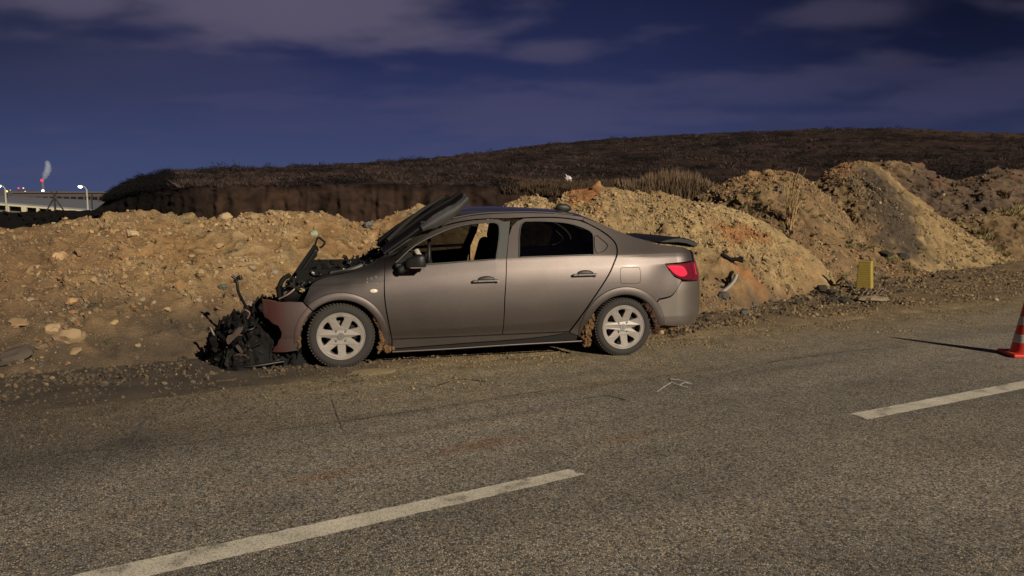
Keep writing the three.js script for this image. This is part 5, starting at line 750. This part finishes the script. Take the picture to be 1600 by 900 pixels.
{ // yellow ribbed marker at the foot of the heaps
  const c = ground(1355, 452), o = thing('marker_post', 'yellow ribbed plastic marker post standing at the foot of the soil heaps', 'marker', c.clone().add(V(0, 0, -0.1)), -0.62), y = new THREE.MeshStandardMaterial({ color: rgb([0.38, 0.285, 0.06]), map: cloudMap, roughness: 0.65 }), H = 0.47;
  const frame = (w0, w1, d0, d1, h0, h1) => { const g = new RoundedBoxGeometry(1, 1, 1, 2, 0.04), P = g.attributes.position; for (let i = 0; i < P.count; i++) { const t = P.getY(i) + 0.5; P.setXYZ(i, P.getX(i) * lerp(w0, w1, t), lerp(h0, h1, t), P.getZ(i) * lerp(d0, d1, t)); } g.computeVertexNormals(); return g; };
  mesh('post_body', frame(0.25, 0.2, 0.21, 0.18, 0, H), y, o); mesh('cap', placed(frame(0.215, 0.2, 0.19, 0.175, 0, 0.022), 0, H - 0.005, 0), y, o);
  for (let k = 0; k < 11; k++) { const t = (k + 0.7) / 12, w = lerp(0.25, 0.2, t); mesh('rib', placed(new RoundedBoxGeometry(w - 0.02, 0.018, 0.012, 1, 0.004), 0, H * t, lerp(0.105, 0.09, t) - 0.0035), y, o); mesh('rib', placed(new RoundedBoxGeometry(0.012, 0.018, lerp(0.21, 0.18, t) - 0.02, 1, 0.004), -w / 2 + 0.002, H * t, 0), y, o); }
  const slab = mesh('stone_slab', rock(71, 2, 0.35), new THREE.MeshStandardMaterial({ color: rgb([0.42, 0.33, 0.22]), map: soilMap, roughness: 0.95 })); slab.position.copy(ground(1362, 472)).setY(0.05); slab.scale.set(0.27, 0.07, 0.14); slab.rotation.y = 0.12; tag(slab, 'flat pale stone slab lying in front of the yellow marker post', 'stone');
  const R = rng(63), st = (u0, v0, u1, v1, h0, h1, r, m, label) => { const p = ground(u0, v0), q = ground(u1, v1); p.y = h0; q.y = h1; const k = mesh('stick', tube([p, p.clone().lerp(q, 0.35).add(V(0, 0.02, 0)), p.clone().lerp(q, 0.7).add(V(0.01, -0.01, 0)), q], r, 14, 7), m); tag(k, label, 'stick'); };
  st(1337, 462, 1315, 440, 0.02, 0.12, 0.016, mat([0.15, 0.16, 0.14], 0.8), 'grey stick leaning left of the yellow marker post');
  st(1268, 457, 1330, 469, 0.03, 0.02, 0.018, mat([0.05, 0.035, 0.025], 0.9), 'dark thin stick lying left of the stone slab');
  for (let k = 0; k < 5; k++) st(1346 + 7 * k, 464 - 0.4 * k, 1353 + 7.5 * k, 456, 0.0, 0.06, 0.008, mat([0.16, 0.12, 0.09], 0.8), ['first', 'second', 'third', 'fourth', 'fifth'][k] + ' twig from the left at the base of the yellow marker post');
}
// single stones, each picked by its place on the bank
const stoneMap = { map: soilMap, roughness: 0.97 };
function stone(key, u, v, r, flat, tone, label, seed, group) {
  const q = key ? find(banks[key], u, v) : { p: ground(u, v), n: V(0, 1, 0) }, k = -q.p.z / FOCAL * r, m = mesh('stone', rock(seed, 2, 0.42), new THREE.MeshStandardMaterial({ color: rgb(tone.map((k) => k * 1.35)), ...stoneMap, bumpMap: soilBump, bumpScale: 0.01 }));
  m.position.copy(q.p).addScaledVector(q.n, k * 0.25).add(V(0, key ? 0 : k * 0.2, 0)); m.scale.set(k, k * flat, k); m.rotation.set(0.1 * (seed % 5), seed, 0.15 * (seed % 3)); tag(m, label, 'stone', group); return m;
}
const PST = [0.50, 0.36, 0.2];
stone('berm', 92, 404, 11, 1.0, [0.62, 0.42, 0.25], 'pale orange stone high on the left part of the soil bank', 3); stone('berm', 58, 420, 9, 0.8, [0.4, 0.26, 0.13], 'flat tan stone left of the pale orange stone on the bank', 5);
stone('berm', 112, 471, 9, 0.9, [0.55, 0.35, 0.18], 'orange tan stone halfway up the left part of the bank', 7); stone('berm', 81, 518, 12, 1.1, [0.5, 0.36, 0.22], 'rounded pale stone beside the largest boulder on the left', 9);
stone('berm', 113, 530, 22, 0.85, [0.47, 0.34, 0.2], 'largest pale boulder low on the left of the soil bank', 11); stone('berm', 24, 560, 26, 0.45, [0.115, 0.092, 0.074], 'broad flat grey slab of rock at the lower left of the bank', 13);
stone('berm', 349, 337, 11, 0.9, [0.55, 0.42, 0.26], 'rounded pale stone sitting on the crest of the soil bank', 15); stone('berm', 347, 449, 7, 0.9, [0.13, 0.15, 0.12], 'grey green stone on the bank left of the wreckage heap', 17);
stone('berm', 120, 551, 9, 0.7, [0.4, 0.29, 0.17], 'small tan stone just below the largest boulder', 19); stone('berm', 66, 543, 9, 0.8, [0.22, 0.16, 0.1], 'dull brown stone left of the largest boulder', 21);
stone('berm', 489, 367, 7, 1.2, [0.42, 0.46, 0.33], 'pale greenish stone on the bank above the bent radiator support', 23); stone('berm', 573, 353, 9, 0.8, [0.16, 0.16, 0.18], 'blue grey stone near the crest of the bank left of the bonnet', 25);
stone('berm', 342, 386, 8, 0.8, [0.42, 0.3, 0.17], 'tan stone in the upper middle of the soil bank', 27); stone('berm', 35, 502, 14, 0.6, [0.36, 0.24, 0.13], 'wide brown clod at the far left of the bank', 29);
for (const [u, v, r, s] of [[200, 352, 5, 31], [222, 470, 5, 33], [262, 482, 6, 35], [265, 366, 5, 37], [240, 475, 4, 39], [430, 425, 6, 41], [445, 437, 5, 43], [300, 400, 5, 45], [150, 440, 5, 47], [180, 505, 6, 49], [215, 540, 5, 51], [310, 470, 5, 53], [395, 420, 6, 55], [410, 432, 5, 57], [378, 408, 5, 59], [46, 470, 6, 61]]) stone('berm', u, v, r, 0.85, mixc(PST, [0.34, 0.3, 0.24], (s % 7) / 7), 'fist sized pale stone half buried in the long soil bank', s, 'pale stones half buried in the soil bank');
stone('heapA', 1128, 463, 9, 0.8, [0.1, 0.095, 0.09], 'dark grey stone at the foot of the sandy heap behind the rear bumper', 63); stone(null, 1162, 492, 7, 0.8, [0.12, 0.12, 0.12], 'dark grey stone lying alone on the verge behind the car', 65); stone(null, 1556, 470, 4, 0.8, [0.6, 0.55, 0.45], 'small white stone on the verge above the traffic cone', 67);
stone('heapA', 1178, 478, 6, 0.7, [0.16, 0.15, 0.14], 'grey stone between the sandy heap and the road', 69); stone('heapC', 1410, 400, 9, 0.7, [0.05, 0.045, 0.04], 'black clod on the slope right of the yellow marker post', 71); stone('heapC', 1385, 398, 10, 0.6, [0.04, 0.035, 0.03], 'black slab on the slope just right above the yellow marker post', 73);
for (const [u, v, r, s] of [[1268, 446, 11, 75], [1285, 452, 10, 77], [1300, 456, 9, 79], [1320, 470, 11, 81], [1300, 470, 9, 83], [1258, 440, 8, 85]]) stone(null, u, v + 4, r, 0.6, [0.05, 0.042, 0.034], 'black earth clod in the row left of the yellow marker post', s, 'black earth clods left of the yellow marker post');
{ // torn car pieces behind the tail
  const q = find(banks.heapA, 1136, 446).p, o = thing('trim_piece', 'curved silver trim piece with black plastic lying behind the rear bumper', 'car part', q.clone()), k = -q.z / FOCAL, at2 = (x, y, z = 0.06) => V(x * k, y * k, z);
  const arcS = []; for (let i = 0; i <= 16; i++) { const t = i / 16; arcS.push(at2(12 - 20 * t * t * 0.9 - 2 * t, 18 - 27 * t)); } const g = tube(arcS, 0.028, 30, 8); g.scale(1, 1, 1.3); mesh('silver_strip', g, mat([0.4, 0.385, 0.36], 0.35, 0.2), o);
  const w = mesh('black_piece', shards[2], M.char, o); w.position.copy(at2(2, 14, 0.08)); w.scale.set(0.16, 0.2, 0.12); w.rotation.set(0.4, 0.3, 1.3); const w2 = mesh('black_piece', shards[4], M.char, o); w2.position.copy(at2(-14, -2, 0.06)); w2.scale.set(0.3, 0.12, 0.16); w2.rotation.set(0.3, 0.2, -0.2);
  const q2 = find(banks.heapA, 1141, 404), p2 = thing('plastic_strip', 'bent black plastic strip on the sandy heap behind the boot spoiler', 'car part', q2.p), k2 = -q2.p.z / FOCAL;
  mesh('strip', tube([[-17, 7], [-9, 3], [-2, -1], [8, -1], [17, -4]].map(([x, y]) => V(x * k2, y * k2, 0.08)), 0.03, 24, 7), M.char, p2); mesh('torn_end', tube([[8, -1], [12, 2], [17, 1]].map(([x, y]) => V(x * k2, y * k2, 0.08)), 0.02, 10, 6), M.char, p2);
  const q3 = find(banks.berm, 338, 366), p3 = mesh('stick', tube([V(-0.08, 0.04, 0.06), V(0, 0.01, 0.08), V(0.09, -0.03, 0.07)], 0.02, 8, 6), M.char); p3.position.copy(q3.p); tag(p3, 'short black stick on the bank below the crest stone', 'stick');
  const m = mesh('dirt_patch', rock(88, 3, 0.3), new THREE.MeshStandardMaterial({ color: rgb([0.5, 0.4, 0.23]), map: soilMap, bumpMap: soilBump, bumpScale: 0.01, roughness: 1 })); m.position.copy(ground(583, 581)); m.scale.set(0.2, 0.018, 0.13); m.rotation.y = 0.3; tag(m, 'small pale spill of sand on the asphalt just behind the front wheel', 'sand');
}
{ // dry shrub on the middle heap and sapling on the skyline
  const shrub = (name, label, p, h, n, r, seed, m, spread) => { const R = rng(seed), o = thing(name, label, 'shrub', p), grow = (a, d, l, rad, lev, out) => { const b = a.clone().addScaledVector(d, l).add(V((R() - 0.5) * l * 0.2, 0, (R() - 0.5) * l * 0.2)); out.push(new THREE.TubeGeometry(new THREE.QuadraticBezierCurve3(a, a.clone().lerp(b, 0.5).add(V((R() - 0.5) * l * 0.15, 0, 0)), b), 5, rad, 5)); if (lev) for (let k = 0; k < 3; k++) grow(a.clone().lerp(b, 0.45 + 0.25 * k), d.clone().add(V((R() - 0.5) * spread, 0.1, (R() - 0.5) * spread)).normalize(), l * (0.45 + 0.2 * R()), rad * 0.65, lev - 1, out); };
    for (let i = 0; i < n; i++) { const out = [], a = R() * 6.3, d = V(Math.cos(a) * 0.35 * spread * R(), 1, Math.sin(a) * 0.35 * spread * R()).normalize(); grow(V((R() - 0.5) * 0.12, -0.05, (R() - 0.5) * 0.12), d, h * (0.5 + 0.3 * R()), r, 2, out); mesh('stem', mergeGeometries(out), m, o); } };
  shrub('dry_shrub', 'tall thin dry shrub growing on the middle soil heap', find(banks.heapB, 1236, 358).p, 0.85, 9, 0.009, 17, mat([0.36, 0.25, 0.12], 1), 0.7);
  const s = at(372, 266, 54.5); shrub('bare_sapling', 'lone bare sapling on the skyline of the dark hill', V(s.x, s.y - 0.25, s.z), 0.75, 3, 0.035, 23, mat([0.03, 0.024, 0.022], 1), 0.9);
  const b = find(banks.hill, 886, 283).p, bag = mesh('plastic_bag', rock(47, 3, 0.9), mat([0.5, 0.47, 0.45], 0.7)); bag.position.copy(b).add(V(0, 0.1, 0)); bag.scale.set(0.12, 0.24, 0.1); bag.rotation.z = 0.6; tag(bag, 'crumpled white plastic bag caught in the dark scrub', 'plastic bag');
}
// ------------------------------------------------------------------ far left: fence, lit yard and town lights
const post = mat([0.022, 0.02, 0.02], 0.9);
{
  const p = at(86, 322, 62), o = thing('fence_post', 'dark corner fence post with two slanting braces and a forked top', 'fence post', V(p.x, 0, p.z)), k = 62 / FOCAL;
  mesh('post', tube([V(0, 0, 0), V(0, 2.3, 0)], 0.075, 4, 6), post, o); for (const s of [-1, 1]) { mesh('brace', tube([V(s * 16 * k, 0.85, 0), V(0, 2.15, 0.02)], 0.055, 4, 6), post, o); mesh('top_arm', tube([V(0, 2.25, 0), V(s * 0.22, 2.62, 0)], 0.045, 4, 6), post, o); }
  const q = at(144, 322, 60), c = thing('fence_post', 'thin dark fence post with a bent over top beside the hill', 'fence post', V(q.x, 0, q.z)); mesh('post', tube([V(0, 0, 0), V(0, 2.1, 0)], 0.05, 4, 6), post, c); mesh('bent_top', tube([V(0, 2.05, 0), V(0.03, 2.25, 0), V(0.14, 2.42, 0)], 0.045, 8, 6), post, c);
  mesh('barbed_wire', tube([V(0, 2.2, 0), V((p.x - q.x) * 0.5, 2.0, (p.z - q.z) * 0.5), V(p.x - q.x, 2.3, p.z - q.z)], 0.012, 20, 4), post, c);
}
{
  const wallM = mat([0.42, 0.38, 0.27], 0.9), roofM = new THREE.MeshStandardMaterial({ color: rgb([0.16, 0.17, 0.2]), map: cloudMap, roughness: 0.7 }), darkM = mat([0.09, 0.085, 0.075], 0.9);
  const A = at(-70, 310, 128), B = at(165, 328.5, 132), C = at(-70, 302.5, 175), D = at(200, 315, 175), o = thing('industrial_shed', 'long low shed with pale pillars, dark bays and a blue grey roof', 'building', V((A.x + B.x) / 2, 0, (A.z + B.z) / 2));
  const L = (v) => v.clone().sub(o.position), quad = (p, q, r, s) => geoFrom([p, q, r, s].flatMap((v) => [v.x, v.y, v.z]), [0, 1, 2, 0, 2, 3], { uv: [0, 0, 8, 0, 8, 3, 0, 3] });
  const a = L(A), b = L(B), c = L(C), d = L(D), dn = (v, y) => V(v.x, y, v.z);
  { const up = 0.25, pos = [a, b, d, c].flatMap((v) => [v.x, v.y, v.z]).concat([a, b, d, c].flatMap((v) => [v.x, v.y - up, v.z])); mesh('roof', geoFrom(pos, [0, 1, 2, 0, 2, 3, 4, 6, 5, 4, 7, 6, 0, 4, 5, 0, 5, 1, 1, 5, 6, 1, 6, 2]).toNonIndexed(), roofM, o).geometry.computeVertexNormals(); }
  const beam = (p, q, y0, y1, t, m, n) => { const w = V(p.z - q.z, 0, q.x - p.x).normalize().multiplyScalar(t), P = []; for (const s of [1, -1]) for (const [v, k] of [[p, y0], [q, y0], [q, y1], [p, y1]]) { const f = k; P.push(v.x + w.x * s, f === null ? v.y : v.y + f, v.z + w.z * s); } mesh(n, geoFrom(P, [0, 1, 2, 0, 2, 3, 4, 6, 5, 4, 7, 6, 0, 4, 5, 0, 5, 1, 3, 2, 6, 3, 6, 7, 1, 5, 6, 1, 6, 2, 0, 3, 7, 0, 7, 4]).toNonIndexed(), m, o).geometry.computeVertexNormals(); };
  beam(a, b, -0.55, -0.26, 0.12, wallM, 'lintel'); const back = (v) => v.clone().add(V(0, 0, -1.6)); beam(back(a), back(b), -4, -0.3, 0.05, darkM, 'back_wall');
  for (let k = 0; k <= 9; k++) { const t = (k + 0.32) / 10, p = a.clone().lerp(b, t), q = a.clone().lerp(b, t + (k % 3 === 1 ? 0.035 : 0.018)); beam(p, q, -3.5, -0.3, 0.2, wallM, 'pillar'); }
  const E = at(20, 312, 260), F = at(200, 316, 260), o2 = thing('brick_building', 'long dark reddish building with a row of small windows behind the shed', 'building', V((E.x + F.x) / 2, 0, E.z)), w = F.x - E.x, top = at(100, 301.5, 260).y;
  mesh('wall', placed(new THREE.BoxGeometry(w, top, 12), 0, top / 2, -6), mat([0.075, 0.055, 0.055], 0.9), o2); mesh('roof', placed(new THREE.BoxGeometry(w + 1, 0.5, 13), 0, top + 0.24, -6), mat([0.08, 0.075, 0.085], 0.8), o2);
  for (let k = 0; k < 16; k++) mesh('window', placed(new THREE.BoxGeometry(w / 24, 1.3, 0.3), -w / 2 + (k + 0.6) * w / 16.2, top - 1.9, 0.1), mat([0.015, 0.014, 0.017], 0.3), o2);
  const ridge = []; const ri = []; for (let i = 0; i <= 40; i++) { const u = -200 + 12 * i, t = at(u, 297.5 + 3 * ss(0, 240, u) + 1.6 * fbm(u * 0.03, 1, 1, 3), 700), f = at(u, 322, 640), bk = at(u, 322, 820); ridge.push(f.x, -1, f.z, t.x, t.y, t.z, bk.x, -1, bk.z); if (i) for (const k of [0, 1]) { const q = (i - 1) * 3 + k; ri.push(q, q + 3, q + 1, q + 1, q + 3, q + 4); } }
  tag(mesh('distant_hills', geoFrom(ridge, ri), mat([0.09, 0.085, 0.1], 1)), 'low dim rise with the town on it at the far left', 'hills', null, 'structure');
}
const glow = (c, k) => new THREE.MeshStandardMaterial({ color: 0x000000, emissive: rgb(c), emissiveIntensity: k, roughness: 1 });
const poleM = mat([0.3, 0.29, 0.25], 0.6);
function streetLamp(u, vTop, depth, uHead, vHead, c, k, label) {
  const t = at(u, vTop, depth), hd = at(uHead, vHead, depth), o = thing('street_lamp', label, 'street lamp', V(t.x, 0, t.z)), H = t.y, dx = hd.x - t.x, dy = hd.y - H;
  mesh('pole', new THREE.CylinderGeometry(0.11, 0.16, H, 10).translate(0, H / 2, 0), poleM, o); mesh('arm', tube([V(0, H - 0.05, 0), V(dx * 0.35, H + Math.max(0.25, dy * 0.9), 0), V(dx, H + dy + 0.1, 0)], 0.07, 12, 6), poleM, o);
  mesh('lamp_head', placed(new RoundedBoxGeometry(0.7, 0.14, 0.3, 2, 0.05), dx, H + dy + 0.12, 0), poleM, o); const g = new THREE.SphereGeometry(0.24, 14, 10); g.scale(1.3, 0.75, 1); mesh('lamp_bulb', g.translate(dx, H + dy - 0.02, 0), glow(c, k), o);
  const l = new THREE.PointLight(rgb(c), 60, 60, 2); l.position.set(t.x + dx, H + dy - 0.02, t.z); l.castShadow = true; scene.add(l);
}
streetLamp(135.5, 296, 118, 125.5, 291.5, [0.85, 0.95, 1], 16, 'white street lamp on a pale pole right of the braced fence post'); streetLamp(8, 295, 112, -1.5, 290.5, [1, 0.9, 0.6], 8, 'yellowish street lamp on a pale pole at the left edge of the view');
function lampPost(u, v, depth, c, k, r, label) { const p = at(u, v, depth), o = thing('distant_lamp', label, 'lamp', V(p.x, 0, p.z)); mesh('mast', new THREE.CylinderGeometry(0.12, 0.2, p.y, 8).translate(0, p.y / 2, 0), post, o); mesh('lamp_bulb', new THREE.SphereGeometry(0.7 * r * depth / FOCAL, 14, 10).translate(0, p.y, 0), glow(c, k), o); }
lampPost(67, 298.2, 380, [0.9, 0.97, 1], 5, 2.6, 'bright white town light straight below the red chimney light'); lampPost(29, 294, 420, [1, 0.1, 0.1], 1.4, 1.8, 'red town light near the left edge of the view'); lampPost(36.5, 294, 430, [1, 0.45, 0.5], 2, 1.5, 'pink town light just right of the red one near the left edge'); lampPost(39.5, 300.5, 370, [1, 0.62, 0.2], 4, 2.6, 'bright orange town light below the pink one');
lampPost(40, 306.5, 300, [1, 0.3, 0.1], 1.2, 2.2, 'dim red orange light below the bright orange town light'); lampPost(165, 302.5, 390, [0.5, 0.8, 1], 2.5, 1.4, 'small bluish town light beside the end of the hill'); lampPost(10.5, 299, 150, [1, 0.75, 0.15], 2.2, 2.2, 'yellow light beside the street lamp at the left edge'); lampPost(71, 310, 240, [0.8, 0.8, 0.9], 0.6, 1.1, 'faint white light low between the shed and the braced post'); lampPost(16, 297, 420, [1, 0.75, 0.6], 0.8, 1.2, 'faint warm town light left of the red one near the left edge');
{
  const p = at(66.5, 283, 450), o = thing('factory_chimney', 'slim dark factory chimney with a red warning light on top', 'chimney', V(p.x, 0, p.z)); mesh('stack', new THREE.CylinderGeometry(0.7, 1.2, p.y, 14).translate(0, p.y / 2, 0), mat([0.1, 0.1, 0.12], 0.9), o); mesh('warning_light', new THREE.SphereGeometry(0.8, 14, 10).translate(0, p.y + 0.4, 0.6), glow([1, 0.04, 0.07], 1.6), o);
  const puffs = []; const R = rng(71); for (let i = 0; i < 12; i++) { const t = i / 11, u = 68 + 9 * Math.sin(t * 2.4) * (0.6 + t * 0.3), v = 279 - 25 * t, q = at(u, v, 452), s = (2.2 + 3.0 * Math.sin(t * 3)) * 452 / FOCAL * (0.8 + 0.4 * R()); const g = mergeVertices(new THREE.IcosahedronGeometry(1, 3).deleteAttribute('uv').deleteAttribute('normal')), P = g.attributes.position; for (let j = 0; j < P.count; j++) { const x = P.getX(j), y = P.getY(j), z = P.getZ(j), k = 1 + 0.5 * fbm(x * 2 + i, y * 2, z * 2, 3); P.setXYZ(j, x * k * s, y * k * s * 1.25, z * k * s); } g.computeVertexNormals(); puffs.push(g.translate(q.x, q.y, q.z)); }
  tag(mesh('smoke_plume', mergeGeometries(puffs), new THREE.MeshStandardMaterial({ color: rgb([0.5, 0.57, 0.68]), roughness: 1, transparent: true, opacity: 0.075, depthWrite: false })), 'pale smoke plume rising from the factory chimney', 'smoke');
}

renderer.render(scene, camera);
